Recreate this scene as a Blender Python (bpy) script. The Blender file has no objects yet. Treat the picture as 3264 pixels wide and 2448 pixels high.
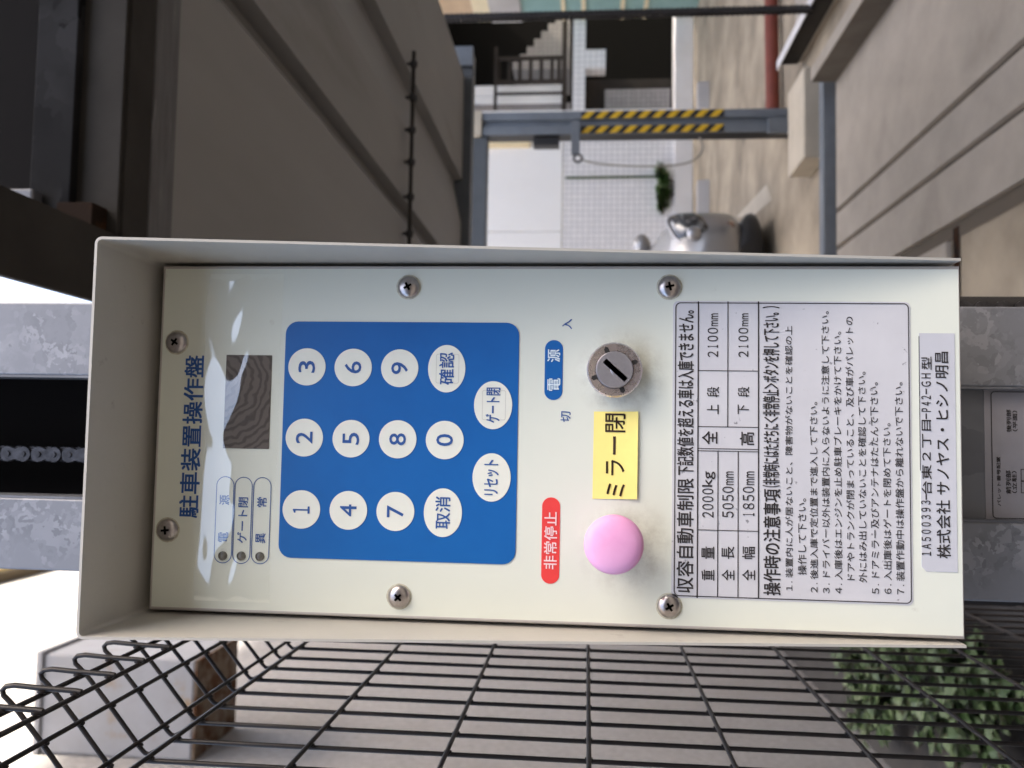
import bpy, bmesh, math, random
from mathutils import Vector, Matrix
random.seed(7)
S = bpy.context.scene
COL = S.collection
rad = math.radians

# ------------------------------------------------------------------ camera
FPX, CX, CY = 2734.0, 1632.0, 1224.0          # focal length and centre in photo pixels
ZC = 1.55                                      # height of the middle of the faceplate
CAM = Vector((0.00346, -0.57557, ZC - 0.02868))
_yaw, _pit, _rol = rad(3.5415), rad(5.001), rad(0.7153)
FW = Vector((math.sin(_yaw)*math.cos(_pit), math.cos(_yaw)*math.cos(_pit), math.sin(_pit)))
_rt = Vector((math.cos(_yaw), -math.sin(_yaw), 0))
_up = _rt.cross(FW)
RT = math.cos(_rol)*_rt + math.sin(_rol)*_up
UP = -math.sin(_rol)*_rt + math.cos(_rol)*_up
cd = bpy.data.cameras.new('camera')
cam = bpy.data.objects.new('camera', cd)
COL.objects.link(cam)
ax, ay, az = -UP, RT, -FW                      # the phone was held sideways
cam.matrix_world = Matrix(((ax.x, ay.x, az.x, CAM.x), (ax.y, ay.y, az.y, CAM.y), (ax.z, ay.z, az.z, CAM.z), (0, 0, 0, 1)))
cd.sensor_fit = 'HORIZONTAL'
cd.sensor_width = 36.0
cd.lens = FPX/3264*36.0
cd.clip_start = 0.01
cd.clip_end = 500
cd.dof.use_dof = True
cd.dof.focus_distance = 0.575
cd.dof.aperture_fstop = 10.0
S.camera = cam

# ------------------------------------------------------------------ light
SUN_EL, SUN_AZ = rad(46), rad(94)              # azimuth from +Y (depth) towards +X (right)
w = bpy.data.worlds.new('World')
S.world = w
w.use_nodes = True
nt = w.node_tree
nt.nodes.clear()
sky = nt.nodes.new('ShaderNodeTexSky')
sky.sky_type = 'NISHITA'
sky.sun_disc = False
sky.sun_elevation = SUN_EL
sky.sun_rotation = SUN_AZ
sky.air_density = 0.8
sky.dust_density = 5.0
sky.ozone_density = 0.0
bg = nt.nodes.new('ShaderNodeBackground')
bg.inputs['Strength'].default_value = 0.15
wo = nt.nodes.new('ShaderNodeOutputWorld')
nt.links.new(sky.outputs[0], bg.inputs[0])
nt.links.new(bg.outputs[0], wo.inputs[0])
sd = bpy.data.lights.new('sun', 'SUN')
sd.energy = 2.8
sd.angle = rad(0.8)
sd.color = (1.0, 0.93, 0.82)
so = bpy.data.objects.new('sun', sd)
COL.objects.link(so)
sdir = Vector((math.cos(SUN_EL)*math.sin(SUN_AZ), math.cos(SUN_EL)*math.cos(SUN_AZ), math.sin(SUN_EL)))
so.rotation_euler = sdir.to_track_quat('Z', 'Y').to_euler()
so.location = (6, 9, 12)
S.view_settings.view_transform = 'Standard'
S.view_settings.look = 'None'
S.view_settings.exposure = 2.78
S.view_settings.gamma = 1.0
S.view_settings.use_white_balance = True          # the phone's balance for open shade
S.view_settings.white_balance_temperature = 7000
S.view_settings.white_balance_tint = 8
S.render.engine = 'CYCLES'
S.cycles.use_denoising = True
S.cycles.max_bounces = 10
S.cycles.diffuse_bounces = 6
S.cycles.transparent_max_bounces = 16

# ------------------------------------------------------------------ helpers
def ray(x, y):
    return FW + RT*((CY - y)/FPX) + UP*((CX - x)/FPX)

def at(x, y, axis, v):
    """the place on the plane X, Y or Z = v that the photo shows at pixel (x, y)"""
    d = ray(x, y)
    return CAM + d*((v - CAM['XYZ'.index(axis)])/d['XYZ'.index(axis)])

def PB(x0, x1, y0, y1, Y=0.0):
    """photo box on the plane Y -> centre X, centre Z, width, height"""
    xm, ym = (x0 + x1)/2, (y0 + y1)/2
    c = at(xm, ym, 'Y', Y)
    wd = abs(at(xm, y0, 'Y', Y).x - at(xm, y1, 'Y', Y).x)
    ht = abs(at(x0, ym, 'Y', Y).z - at(x1, ym, 'Y', Y).z)
    return c.x, c.z, wd, ht

_glyph = {}
def glyphs(s, bold=0.0):
    k = (s, bold)
    if k not in _glyph:
        cu = bpy.data.curves.new('lettering', 'FONT')
        cu.body = s
        cu.size = 1.0
        cu.resolution_u = 3
        cu.offset = bold
        o = bpy.data.objects.new('lettering', cu)
        COL.objects.link(o)
        dg = bpy.context.evaluated_depsgraph_get()
        dg.update()
        me = o.evaluated_get(dg).to_mesh()
        vs = [(v.co.x, v.co.y) for v in me.vertices]
        fs = [tuple(p.vertices) for p in me.polygons]
        o.evaluated_get(dg).to_mesh_clear()
        bpy.data.objects.remove(o)
        bpy.data.curves.remove(cu)
        x0, x1 = min(v[0] for v in vs), max(v[0] for v in vs)
        y0, y1 = min(v[1] for v in vs), max(v[1] for v in vs)
        _glyph[k] = ([((v[0]-x0)/(x1-x0) - .5, (v[1]-y0)/max(1e-6, y1-y0) - .5) for v in vs], fs)
    return _glyph[k]

class MB:
    def __init__(self):
        self.v, self.f, self.m = [], [], []
    def add(self, vs, fs, m=0):
        b = len(self.v)
        self.v += [Vector(p) for p in vs]
        self.f += [tuple(i + b for i in f) for f in fs]
        self.m += [m]*len(fs)
        return self
    def poly(self, pts, m=0):
        return self.add(pts, [tuple(range(len(pts)))], m)
    def box(self, x0, x1, y0, y1, z0, z1, m=0):
        p = [(x, y, z) for z in (z0, z1) for y in (y0, y1) for x in (x0, x1)]
        return self.add(p, [(0, 2, 3, 1), (4, 5, 7, 6), (0, 1, 5, 4), (2, 6, 7, 3), (0, 4, 6, 2), (1, 3, 7, 5)], m)
    def prism(self, pts, y0, y1, m=0, mside=None):
        """outline (x, z) counter-clockwise seen from the front (-Y), between depth y0 (front) and y1"""
        n = len(pts)
        v = [(p[0], y0, p[1]) for p in pts] + [(p[0], y1, p[1]) for p in pts]
        self.add(v, [tuple(range(n)), tuple(range(2*n - 1, n - 1, -1))], m)
        return self.add(v, [(i, i + n, (i + 1) % n + n, (i + 1) % n) for i in range(n)], m if mside is None else mside)
    def ring(self, outer, inner, y, m=0):
        n = len(outer)
        v = [(p[0], y, p[1]) for p in outer] + [(p[0], y, p[1]) for p in inner]
        return self.add(v, [(i, (i + 1) % n, (i + 1) % n + n, i + n) for i in range(n)], m)
    def lathe(self, c, prof, seg=40, m=0, axis='Y'):
        """profile (radius, distance towards the viewer) about an axis through c"""
        n = len(prof)
        vs = []
        for r, d in prof:
            for k in range(seg):
                a = 2*math.pi*k/seg
                ca, sa = r*math.cos(a), r*math.sin(a)
                if axis == 'Y':
                    vs.append((c[0] + ca, c[1] - d, c[2] + sa))
                elif axis == 'Z':
                    vs.append((c[0] + ca, c[1] + sa, c[2] + d))
                else:
                    vs.append((c[0] + d, c[1] + ca, c[2] + sa))
        fs = []
        for i in range(n - 1):
            for k in range(seg):
                k2 = (k + 1) % seg
                fs.append((i*seg + k, i*seg + k2, (i+1)*seg + k2, (i+1)*seg + k))
        fs.append(tuple((n-1)*seg + k for k in range(seg)))
        return self.add(vs, fs, m)
    def tube(self, pts, r, seg=8, m=0, cap=True):
        pts = [Vector(p) for p in pts]
        t0 = (pts[1] - pts[0]).normalized()
        nrm = t0.orthogonal().normalized()
        vs = []
        for i, p in enumerate(pts):
            a = pts[max(0, i-1)]
            b = pts[min(len(pts)-1, i+1)]
            t = (b - a).normalized()
            nrm = (nrm - t*nrm.dot(t)).normalized()
            bi = t.cross(nrm)
            for k in range(seg):
                an = 2*math.pi*k/seg
                vs.append(p + (nrm*math.cos(an) + bi*math.sin(an))*r)
        n = len(pts)
        fs = [(i*seg + k, i*seg + (k+1) % seg, (i+1)*seg + (k+1) % seg, (i+1)*seg + k) for i in range(n-1) for k in range(seg)]
        if cap:
            fs += [tuple(range(seg-1, -1, -1)), tuple((n-1)*seg + k for k in range(seg))]
        return self.add(vs, fs, m)
    def text(self, s, fit, y, m=0, bold=0.0):
        """lettering fitted in (centre X, centre Z, width, height) on the plane y; bold thickens the strokes by that share of the height"""
        g, fs = glyphs(s)
        xc, zc, wd, ht = fit
        e = bold*ht
        for k, (dx, dz) in enumerate([(0, 0)] if not bold else [(0, 0), (e, e), (-e, e), (-e, -e), (e, -e)]):
            self.add([(xc + a*(wd - 2*e) + dx, y - k*.000008, zc + b*(ht - 2*e) + dz) for a, b in g], fs, m)
        return self
    def build(self, name, mats, parent=None, smooth=None, bevel=0.0):
        me = bpy.data.meshes.new(name)
        off = parent_origin(parent)
        me.from_pydata([v - off for v in self.v], [], self.f)
        for mt in (mats if isinstance(mats, (list, tuple)) else [mats]):
            me.materials.append(mt)
        me.polygons.foreach_set('material_index', self.m)
        me.update()
        if smooth:
            for p in me.polygons:
                p.use_smooth = True
            me.set_sharp_from_angle(angle=rad(smooth))
        o = bpy.data.objects.new(name, me)
        COL.objects.link(o)
        if parent is not None:
            o.parent = parent
        if bevel:
            b = o.modifiers.new('edge', 'BEVEL')
            b.width = bevel
            b.segments = 2
            b.limit_method = 'ANGLE'
        return o

def parent_origin(p):
    v = Vector((0, 0, 0))
    while p is not None:
        v += p.location
        p = p.parent
    return v

def tag(o, label=None, cat=None, group=None, kind=None):
    for k, x in (('label', label), ('category', cat), ('group', group), ('kind', kind)):
        if x:
            o[k] = x
    return o

def thing(name, loc, label, cat, group=None):
    o = bpy.data.objects.new(name, None)
    o.empty_display_size = .1
    COL.objects.link(o)
    o.location = loc
    return tag(o, label, cat, group)

def rrect(xc, zc, wd, ht, r, n=6):
    pts = []
    for cx, cz, a0 in ((xc + wd/2 - r, zc - ht/2 + r, -90), (xc + wd/2 - r, zc + ht/2 - r, 0), (xc - wd/2 + r, zc + ht/2 - r, 90), (xc - wd/2 + r, zc - ht/2 + r, 180)):
        for k in range(n + 1):
            a = rad(a0 + 90*k/n)
            pts.append((cx + r*math.cos(a), cz + r*math.sin(a)))
    return pts

def ell(xc, zc, rx, rz, n=48):
    return [(xc + rx*math.cos(2*math.pi*k/n), zc + rz*math.sin(2*math.pi*k/n)) for k in range(n)]

# ------------------------------------------------------------------ materials
def mat(name, col, rough=.5, metal=0.0, col2=None, scale=8.0, detail=6.0, lo=.35, hi=.65, bump=0.0, bscale=None, spec=.5, stretch=None, col3=None, scale3=2.0, lo3=.55, hi3=.72, coat=0.0, rough2=None):
    """painted, metal or mineral surface: base colour mottled by noise, a second layer of stains and painted shade and a fine bump"""
    m = bpy.data.materials.new(name)
    m.use_nodes = True
    n, l = m.node_tree.nodes, m.node_tree.links
    b = n['Principled BSDF']
    b.inputs['Roughness'].default_value = rough
    b.inputs['Metallic'].default_value = metal
    b.inputs['Specular IOR Level'].default_value = spec
    b.inputs['Coat Weight'].default_value = coat
    b.inputs['Base Color'].default_value = (*col, 1)
    tc = n.new('ShaderNodeTexCoord')
    vec = tc.outputs['Object']
    if stretch:
        mp = n.new('ShaderNodeMapping')
        mp.inputs['Scale'].default_value = stretch
        l.new(vec, mp.inputs['Vector'])
        vec = mp.outputs[0]
    def noise(sc, dt=detail):
        t = n.new('ShaderNodeTexNoise')
        t.inputs['Scale'].default_value = sc
        t.inputs['Detail'].default_value = dt
        t.inputs['Roughness'].default_value = .6
        l.new(vec, t.inputs['Vector'])
        return t.outputs['Fac']
    def ramp(fac, a, c):
        r = n.new('ShaderNodeMapRange')
        r.inputs['From Min'].default_value = a
        r.inputs['From Max'].default_value = c
        l.new(fac, r.inputs['Value'])
        return r.outputs[0]
    def mix(f, a, c):
        x = n.new('ShaderNodeMix')
        x.data_type = 'RGBA'
        l.new(f, x.inputs['Factor'])
        for s_, val in ((6, a), (7, c)):
            if isinstance(val, tuple):
                x.inputs[s_].default_value = (*val, 1)
            else:
                l.new(val, x.inputs[s_])
        return x.outputs[2]
    cur = col
    if col2:
        f = ramp(noise(scale), lo, hi)
        cur = mix(f, col, col2)
        if rough2 is not None:
            r = n.new('ShaderNodeMapRange')
            r.inputs['To Min'].default_value = rough
            r.inputs['To Max'].default_value = rough2
            l.new(f, r.inputs['Value'])
            l.new(r.outputs[0], b.inputs['Roughness'])
    if col3:
        cur = mix(ramp(noise(scale3), lo3, hi3), cur, col3)
    if not isinstance(cur, tuple):
        l.new(cur, b.inputs['Base Color'])
    if bump:
        bp = n.new('ShaderNodeBump')
        bp.inputs['Strength'].default_value = min(1.0, bump)
        bp.inputs['Distance'].default_value = .004
        l.new(noise(bscale or scale*4, 4), bp.inputs['Height'])
        l.new(bp.outputs[0], b.inputs['Normal'])
    return m

def galv(name, a, b_, c, scale=26, rough=.45, metal=.35, spec=.5):
    """hot-dip galvanised steel with its spangle and dull stains"""
    m = mat(name, a, rough, metal, spec=spec)
    n, l = m.node_tree.nodes, m.node_tree.links
    b = n['Principled BSDF']
    tc = n.new('ShaderNodeTexCoord')
    no = n.new('ShaderNodeTexNoise')
    no.inputs['Scale'].default_value = scale*.7
    no.inputs['Detail'].default_value = 5
    l.new(tc.outputs['Object'], no.inputs['Vector'])
    mx = n.new('ShaderNodeMix')
    mx.data_type = 'RGBA'
    mx.inputs['Factor'].default_value = .14
    l.new(tc.outputs['Object'], mx.inputs[6])
    l.new(no.outputs['Color'], mx.inputs[7])
    vo = n.new('ShaderNodeTexVoronoi')
    vo.inputs['Scale'].default_value = scale
    l.new(mx.outputs[2], vo.inputs['Vector'])
    bw = n.new('ShaderNodeSeparateColor')
    l.new(vo.outputs['Color'], bw.inputs[0])
    cr = n.new('ShaderNodeValToRGB')
    cr.color_ramp.interpolation = 'LINEAR'
    cr.color_ramp.elements[0].color = (*a, 1)
    cr.color_ramp.elements[1].color = (*c, 1)
    e = cr.color_ramp.elements.new(.55)
    e.color = (*b_, 1)
    l.new(bw.outputs[0], cr.inputs[0])
    n2 = n.new('ShaderNodeTexNoise')
    n2.inputs['Scale'].default_value = scale*.35
    n2.inputs['Detail'].default_value = 8
    l.new(tc.outputs['Object'], n2.inputs['Vector'])
    mr = n.new('ShaderNodeMapRange')
    mr.inputs['From Min'].default_value = .42
    mr.inputs['From Max'].default_value = .6
    l.new(n2.outputs['Fac'], mr.inputs['Value'])
    m2 = n.new('ShaderNodeMix')
    m2.data_type = 'RGBA'
    l.new(mr.outputs[0], m2.inputs['Factor'])
    l.new(cr.outputs[0], m2.inputs[6])
    m2.inputs[7].default_value = (*b_, 1)
    l.new(m2.outputs[2], b.inputs['Base Color'])
    return m

def grime(m, spots):
    """finger dirt round the knobs: a dusty patch with a broken edge at each place (centre, inner and outer radius)"""
    n, l = m.node_tree.nodes, m.node_tree.links
    b = n['Principled BSDF']
    src = b.inputs['Base Color'].links[0].from_socket
    tc = n.new('ShaderNodeTexCoord')
    no = n.new('ShaderNodeTexNoise')
    no.inputs['Scale'].default_value = 90
    no.inputs['Detail'].default_value = 8
    no.inputs['Roughness'].default_value = .7
    l.new(tc.outputs['Object'], no.inputs['Vector'])
    for c, r0, r1 in spots:
        d = n.new('ShaderNodeVectorMath')
        d.operation = 'DISTANCE'
        l.new(tc.outputs['Object'], d.inputs[0])
        d.inputs[1].default_value = (c.x, c.y, c.z - 1.28)
        mr = n.new('ShaderNodeMapRange')
        mr.inputs['From Min'].default_value = r1
        mr.inputs['From Max'].default_value = r0
        l.new(d.outputs['Value'], mr.inputs['Value'])
        mu = n.new('ShaderNodeMath')
        mu.operation = 'MULTIPLY'
        l.new(mr.outputs[0], mu.inputs[0])
        m2 = n.new('ShaderNodeMapRange')
        m2.inputs['From Min'].default_value = .40
        m2.inputs['From Max'].default_value = .66
        m2.inputs['To Max'].default_value = .5
        l.new(no.outputs['Fac'], m2.inputs['Value'])
        l.new(m2.outputs[0], mu.inputs[1])
        mx = n.new('ShaderNodeMix')
        mx.data_type = 'RGBA'
        l.new(mu.outputs[0], mx.inputs['Factor'])
        l.new(src, mx.inputs[6])
        mx.inputs[7].default_value = (.33, .31, .25, 1)
        src = mx.outputs[2]
    l.new(src, b.inputs['Base Color'])

M = {}
M['cream'] = mat('cream enamel', (.72, .745, .655), .38, col2=(.685, .715, .63), scale=6, col3=(.55, .55, .47), scale3=55, lo3=.68, hi3=.80, spec=.45)
grime(M['cream'], [(at(1985, 1190, 'Y', 0), .017, .034), (at(2000, 1745, 'Y', 0), .015, .036)])
M['rim'] = mat('shaded cream paint edge', (.52, .49, .46), .5, col2=(.46, .43, .41), scale=30)  # cream darkened to carry the shade round the turned edge
M['hood'] = mat('grey beige paint', (.50, .48, .435), .42, col2=(.465, .445, .40), scale=14, col3=(.38, .35, .32), scale3=70, lo3=.66, hi3=.76, bump=.05, bscale=300)
M['blue'] = mat('blue print', (.002, .108, .37), .34, col2=(.003, .12, .40), scale=20)
M['blueink'] = mat('dark blue ink', (.015, .085, .30), .5)
M['whitekey'] = mat('white key film', (.80, .81, .72), .36, col2=(.76, .77, .68), scale=60)
M['keyedge'] = mat('cracked key edge', (.60, .60, .54), .5)
M['red'] = mat('red print', (.80, .060, .055), .4, col2=(.74, .05, .05), scale=40)
M['pinkwhite'] = mat('pale print', (.86, .62, .62), .5)
M['paleblue'] = mat('pale blue print', (.66, .78, .84), .5)
M['pink'] = mat('faded pink plastic', (.80, .36, .62), .5, col2=(.72, .30, .54), scale=55, lo=.45, hi=.75, col3=(.82, .42, .66), scale3=12, lo3=.4, hi3=.7)
M['note'] = mat('yellow paper', (.95, .82, .26), .75, col2=(.92, .79, .25), scale=90)
M['ink'] = mat('black ink', (.022, .018, .018), .6)
M['brownink'] = mat('marker ink', (.035, .014, .006), .6)
M['label'] = mat('worn silver white label', (.60, .60, .625), .45, col2=(.55, .55, .575), scale=22, col3=(.25, .25, .27), scale3=150, lo3=.655, hi3=.70)
M['labeledge'] = mat('label rim', (.60, .60, .62), .45)
M['tape'] = mat('silver tape label', (.56, .57, .61), .4, col2=(.52, .53, .57), scale=30)
M['sticker'] = mat('dull grey sticker', (.30, .29, .31), .45, col2=(.26, .25, .27), scale=25)
M['screw'] = mat('zinc screw', (.50, .47, .46), .28, 1.0, col2=(.40, .36, .35), scale=300)
M['rustring'] = mat('brown stain', (.42, .38, .28), .6, col2=(.62, .62, .50), scale=400)
M['chrome'] = mat('dull nickel', (.78, .73, .73), .22, 1.0, col2=(.66, .58, .58), scale=180, rough2=.34)
M['cyl'] = mat('zinc lock face', (.40, .39, .42), .40, .8, col2=(.35, .34, .36), scale=200)
M['slot'] = mat('worn slot', (.72, .72, .74), .5, .1)
M['black'] = mat('black recess', (.012, .011, .010), .6)
M['lens'] = mat('smoked lens', (.085, .08, .065), .2, col2=(.16, .15, .12), scale=300)
M['galv'] = galv('galvanised steel', (.155, .16, .175), (.205, .21, .228), (.30, .305, .325), 60)
M['galvdark'] = galv('dull galvanised steel', (.115, .12, .135), (.14, .145, .16), (.22, .23, .25), 24, .5)
M['galvshade'] = galv('shaded galvanised steel', (.012, .012, .013), (.018, .018, .019), (.036, .036, .038), 18, .8, .0, .04)  # near-black copy of the galvanised steel, shade put into its colour
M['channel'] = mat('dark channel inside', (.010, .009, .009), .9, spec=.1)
M['chain'] = mat('greased chain steel', (.085, .08, .083), .38, .8, col2=(.035, .033, .033), scale=120)
M['wire'] = mat('black coated wire', (.010, .0085, .008), .42, col2=(.020, .015, .013), scale=60, bump=.1, bscale=500, spec=.3)
M['deck'] = mat('pale painted steel deck', (.40, .35, .295), .65, col2=(.34, .30, .25), scale=5, spec=.3, col3=(.26, .225, .185), scale3=1.6, bump=.15, bscale=60)
M['rimface'] = mat('shaded rim plate', (.17, .15, .125), .7, col2=(.12, .10, .08), scale=4, spec=.3)  # darker variant of the deck paint carries the shade on the rim's inner face
M['groove'] = mat('shaded groove', (.10, .078, .055), .8)  # groove and gap bottoms painted dark for the shade in them
M['soffit'] = mat('grey sheet steel', (.215, .208, .20), .55, col2=(.185, .179, .172), scale=3, stretch=(1, .2, 1), col3=(.115, .105, .095), scale3=2.2, lo3=.55, hi3=.75)
M['beamdark'] = mat('dark brown grey steel', (.050, .046, .042), .8, spec=.08, col2=(.036, .033, .030), scale=6)
M['beamstreak'] = mat('streaked galvanised flange', (.10, .098, .10), .5, .2, col2=(.065, .062, .062), scale=7, stretch=(1.2, 8, 8), col3=(.20, .195, .20), scale3=5, lo3=.6, hi3=.72)
M['rust_and_shadow'] = mat('rusty dark steel and shadow line', (.022, .014, .010), .85, spec=.06, col2=(.075, .030, .012), scale=10, lo=.52, hi=.7, stretch=(2, 2, .3))
M['bluegrey'] = mat('blue grey painted steel', (.175, .20, .225), .45, col2=(.15, .17, .195), scale=9)
M['bluegrey2'] = mat('dark blue grey steel', (.085, .095, .105), .5, col2=(.07, .08, .088), scale=8)
M['blacktape'] = mat('black hazard tape', (.018, .018, .02), .5)
M['yellowtape'] = mat('yellow hazard tape', (.78, .50, .02), .5, col2=(.70, .42, .02), scale=25)
M['concrete'] = mat('beige concrete', (.43, .355, .26), .85, col2=(.25, .205, .15), scale=1.3, lo=.36, hi=.60, col3=(.13, .108, .082), scale3=.9, lo3=.58, hi3=.7, bump=.4, bscale=60)  # large dark noise patches imitate dappled shadow on the yard floor
M['pale'] = mat('pale cast concrete', (.56, .49, .39), .8, col2=(.48, .42, .33), scale=7, bump=.2)
M['stucco'] = mat('rough stucco', (.285, .28, .287), .9, col2=(.205, .20, .205), scale=26, lo=.3, hi=.7, col3=(.20, .187, .178), scale3=.7, lo3=.5, hi3=.75, bump=1.0, bscale=70)
M['white'] = mat('white wall panel', (.87, .86, .85), .3, col2=(.83, .82, .81), scale=.8)
M['curb'] = mat('white plinth', (.72, .70, .70), .6, col2=(.66, .64, .63), scale=3)
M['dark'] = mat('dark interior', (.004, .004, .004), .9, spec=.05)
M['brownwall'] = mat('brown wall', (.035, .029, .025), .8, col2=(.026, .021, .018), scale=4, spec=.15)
M['trimcream'] = mat('cream trim', (.80, .66, .42), .6)
M['eave'] = mat('brass coloured flashing', (.55, .42, .18), .4, .3)
M['eavedark'] = mat('shaded flashing', (.10, .07, .03), .6)  # dark colour paints the shadow beneath the eave flashing
M['cladding'] = mat('pale blue cladding', (.56, .60, .68), .5, col2=(.52, .56, .64), scale=1.5)
M['boxwhite'] = mat('chalky white steel', (.31, .312, .335), .6, col2=(.275, .275, .285), scale=6, col3=(.28, .20, .13), scale3=6, lo3=.58, hi3=.72, spec=.3)
M['rust'] = mat('rusted plate', (.17, .13, .095), .85, col2=(.085, .035, .014), scale=7, lo=.42, hi=.56, col3=(.24, .21, .18), scale3=9, lo3=.52, hi3=.64, spec=.2)
M['redpipe'] = mat('red oxide pipe', (.22, .045, .025), .6, col2=(.17, .035, .02), scale=8)
M['teal'] = mat('teal shutter', (.22, .36, .35), .5, col2=(.19, .32, .31), scale=4)
M['orange'] = mat('orange cladding', (.52, .36, .22), .6, col2=(.45, .31, .19), scale=4)
M['creamwall'] = mat('cream facade', (.70, .60, .40), .7, col2=(.62, .53, .36), scale=3)
M['greyfacade'] = mat('grey facade', (.42, .40, .39), .8, col2=(.37, .35, .34), scale=2)
M['carpaint'] = mat('silver car paint', (.34, .335, .335), .34, .65, coat=.5)
M['carblack'] = mat('black plastic', (.018, .018, .02), .45)
M['tyre'] = mat('tyre rubber', (.02, .02, .02), .8)
M['rimsilver'] = mat('alloy rim', (.5, .5, .52), .3, .9)
M['glassdark'] = mat('dark car glass', (.02, .022, .025), .05)
M['headlamp'] = mat('headlamp lens', (.24, .24, .235), .12, .3, col2=(.025, .025, .027), scale=13, lo=.36, hi=.48, coat=1.0)
M['amber'] = mat('amber lens', (.55, .20, .04), .2)
M['foglens'] = mat('fog lamp lens', (.25, .16, .13), .15, .5)
M['rope'] = mat('grey rope', (.30, .28, .24), .8)
M['stem'] = mat('stem', (.06, .05, .03), .8)
M['asphalt'] = mat('worn asphalt', (.040, .038, .037), .9, col2=(.032, .030, .029), scale=3, bump=.5, bscale=120)

def leafmat(name, a, b_):
    m = mat(name, a, .5, col2=b_, scale=9, lo=.35, hi=.65)
    return m
M['leaf'] = leafmat('leaf green', (.024, .052, .013), (.042, .078, .022))
M['weed'] = leafmat('weed green', (.075, .16, .035), (.11, .20, .05))
M['leaf2'] = leafmat('pale leaf green', (.085, .125, .05), (.05, .085, .027))

def tilemat(name, a, b_, mortar, size, rough=.25, rowvar=None):
    m = mat(name, a, rough)
    n, l = m.node_tree.nodes, m.node_tree.links
    tc = n.new('ShaderNodeTexCoord')
    sp = n.new('ShaderNodeSeparateXYZ')
    l.new(tc.outputs['Object'], sp.inputs[0])
    cb = n.new('ShaderNodeCombineXYZ')
    l.new(sp.outputs[0], cb.inputs[0])
    l.new(sp.outputs[2], cb.inputs[1])
    br = n.new('ShaderNodeTexBrick')
    br.offset = 0.0
    br.inputs['Color1'].default_value = (*a, 1)
    br.inputs['Color2'].default_value = (*b_, 1)
    br.inputs['Mortar'].default_value = (*mortar, 1)
    br.inputs['Scale'].default_value = 1.0
    br.inputs['Mortar Size'].default_value = size*.06
    br.inputs['Brick Width'].default_value = size
    br.inputs['Row Height'].default_value = size
    l.new(cb.outputs[0], br.inputs['Vector'])
    l.new(br.outputs['Color'], n['Principled BSDF'].inputs['Base Color'])
    return m
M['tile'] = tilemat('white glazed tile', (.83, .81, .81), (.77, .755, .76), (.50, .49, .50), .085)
M['tileshade'] = tilemat('shaded glazed tile', (.34, .31, .30), (.30, .275, .27), (.17, .16, .155), .075)  # darker copy of the tile, stairwell shade put into its colour

M['siding'] = tilemat('brown board siding', (.09, .07, .055), (.075, .06, .048), (.015, .012, .010), .40, .7)

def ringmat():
    """smoked display window with rings painted in for the rippled reflection in the film"""
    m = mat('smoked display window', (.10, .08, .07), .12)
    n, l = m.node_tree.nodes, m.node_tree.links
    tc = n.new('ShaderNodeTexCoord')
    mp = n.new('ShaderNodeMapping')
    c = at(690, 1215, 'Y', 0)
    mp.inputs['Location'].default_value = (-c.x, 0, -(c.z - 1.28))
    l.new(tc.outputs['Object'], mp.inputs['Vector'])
    wv = n.new('ShaderNodeTexWave')  # painted stand-in for the rippled reflection in the film
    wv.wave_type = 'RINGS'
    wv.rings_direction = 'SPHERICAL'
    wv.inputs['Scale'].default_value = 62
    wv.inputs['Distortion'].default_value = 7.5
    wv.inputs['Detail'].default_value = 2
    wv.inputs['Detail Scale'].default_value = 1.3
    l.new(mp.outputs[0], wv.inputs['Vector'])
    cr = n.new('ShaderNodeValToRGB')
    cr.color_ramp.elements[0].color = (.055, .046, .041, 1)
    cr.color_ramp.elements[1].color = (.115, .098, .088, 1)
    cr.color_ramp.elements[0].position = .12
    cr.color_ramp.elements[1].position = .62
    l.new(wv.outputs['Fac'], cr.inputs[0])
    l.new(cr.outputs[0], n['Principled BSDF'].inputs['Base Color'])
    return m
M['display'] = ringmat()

def filmmat():
    m = bpy.data.materials.new('clear vinyl film')
    m.use_nodes = True
    n, l = m.node_tree.nodes, m.node_tree.links
    n.clear()
    out = n.new('ShaderNodeOutputMaterial')
    mx = n.new('ShaderNodeAddShader')
    fr = n.new('ShaderNodeFresnel')
    fr.inputs['IOR'].default_value = 2.15
    tr = n.new('ShaderNodeBsdfTransparent')
    tr.inputs[0].default_value = (.96, .96, .95, 1)
    gl = n.new('ShaderNodeBsdfGlossy')
    gl.inputs['Roughness'].default_value = .06
    ge = n.new('ShaderNodeNewGeometry')            # only the outer face of the film mirrors
    iv = n.new('ShaderNodeMath')
    iv.operation = 'SUBTRACT'
    iv.inputs[0].default_value = 1
    l.new(ge.outputs['Backfacing'], iv.inputs[1])
    mu = n.new('ShaderNodeMath')
    mu.operation = 'MULTIPLY'
    l.new(fr.outputs[0], mu.inputs[0])
    l.new(iv.outputs[0], mu.inputs[1])
    l.new(mu.outputs[0], gl.inputs[0])
    l.new(tr.outputs[0], mx.inputs[0])
    l.new(gl.outputs[0], mx.inputs[1])
    l.new(mx.outputs[0], out.inputs[0])
    return m
M['film'] = filmmat()

# ------------------------------------------------------------------ ground
g = MB().poly([(-40, -40, -.004), (60, -40, -.004), (60, 60, -.004), (-40, 60, -.004)])
tag(g.build('ground', M['asphalt']), kind='structure')
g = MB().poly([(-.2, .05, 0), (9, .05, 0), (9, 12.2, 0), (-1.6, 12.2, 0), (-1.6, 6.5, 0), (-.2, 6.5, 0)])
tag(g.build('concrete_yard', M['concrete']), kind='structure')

# ------------------------------------------------------------------ control panel
PX = .1175                     # half width of the faceplate
PZ0, PZ1 = ZC - .2684, ZC + .2684
panel = thing('control_panel', (0, 0, 1.28), 'cream parking control panel with blue keypad and grey beige hood on the galvanised post', 'control panel')
# case behind the plate
MB().box(-.119, .119, .012, .125, 1.2835, 1.822, 0).build('case', M['hood'], panel, bevel=.002)
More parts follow.
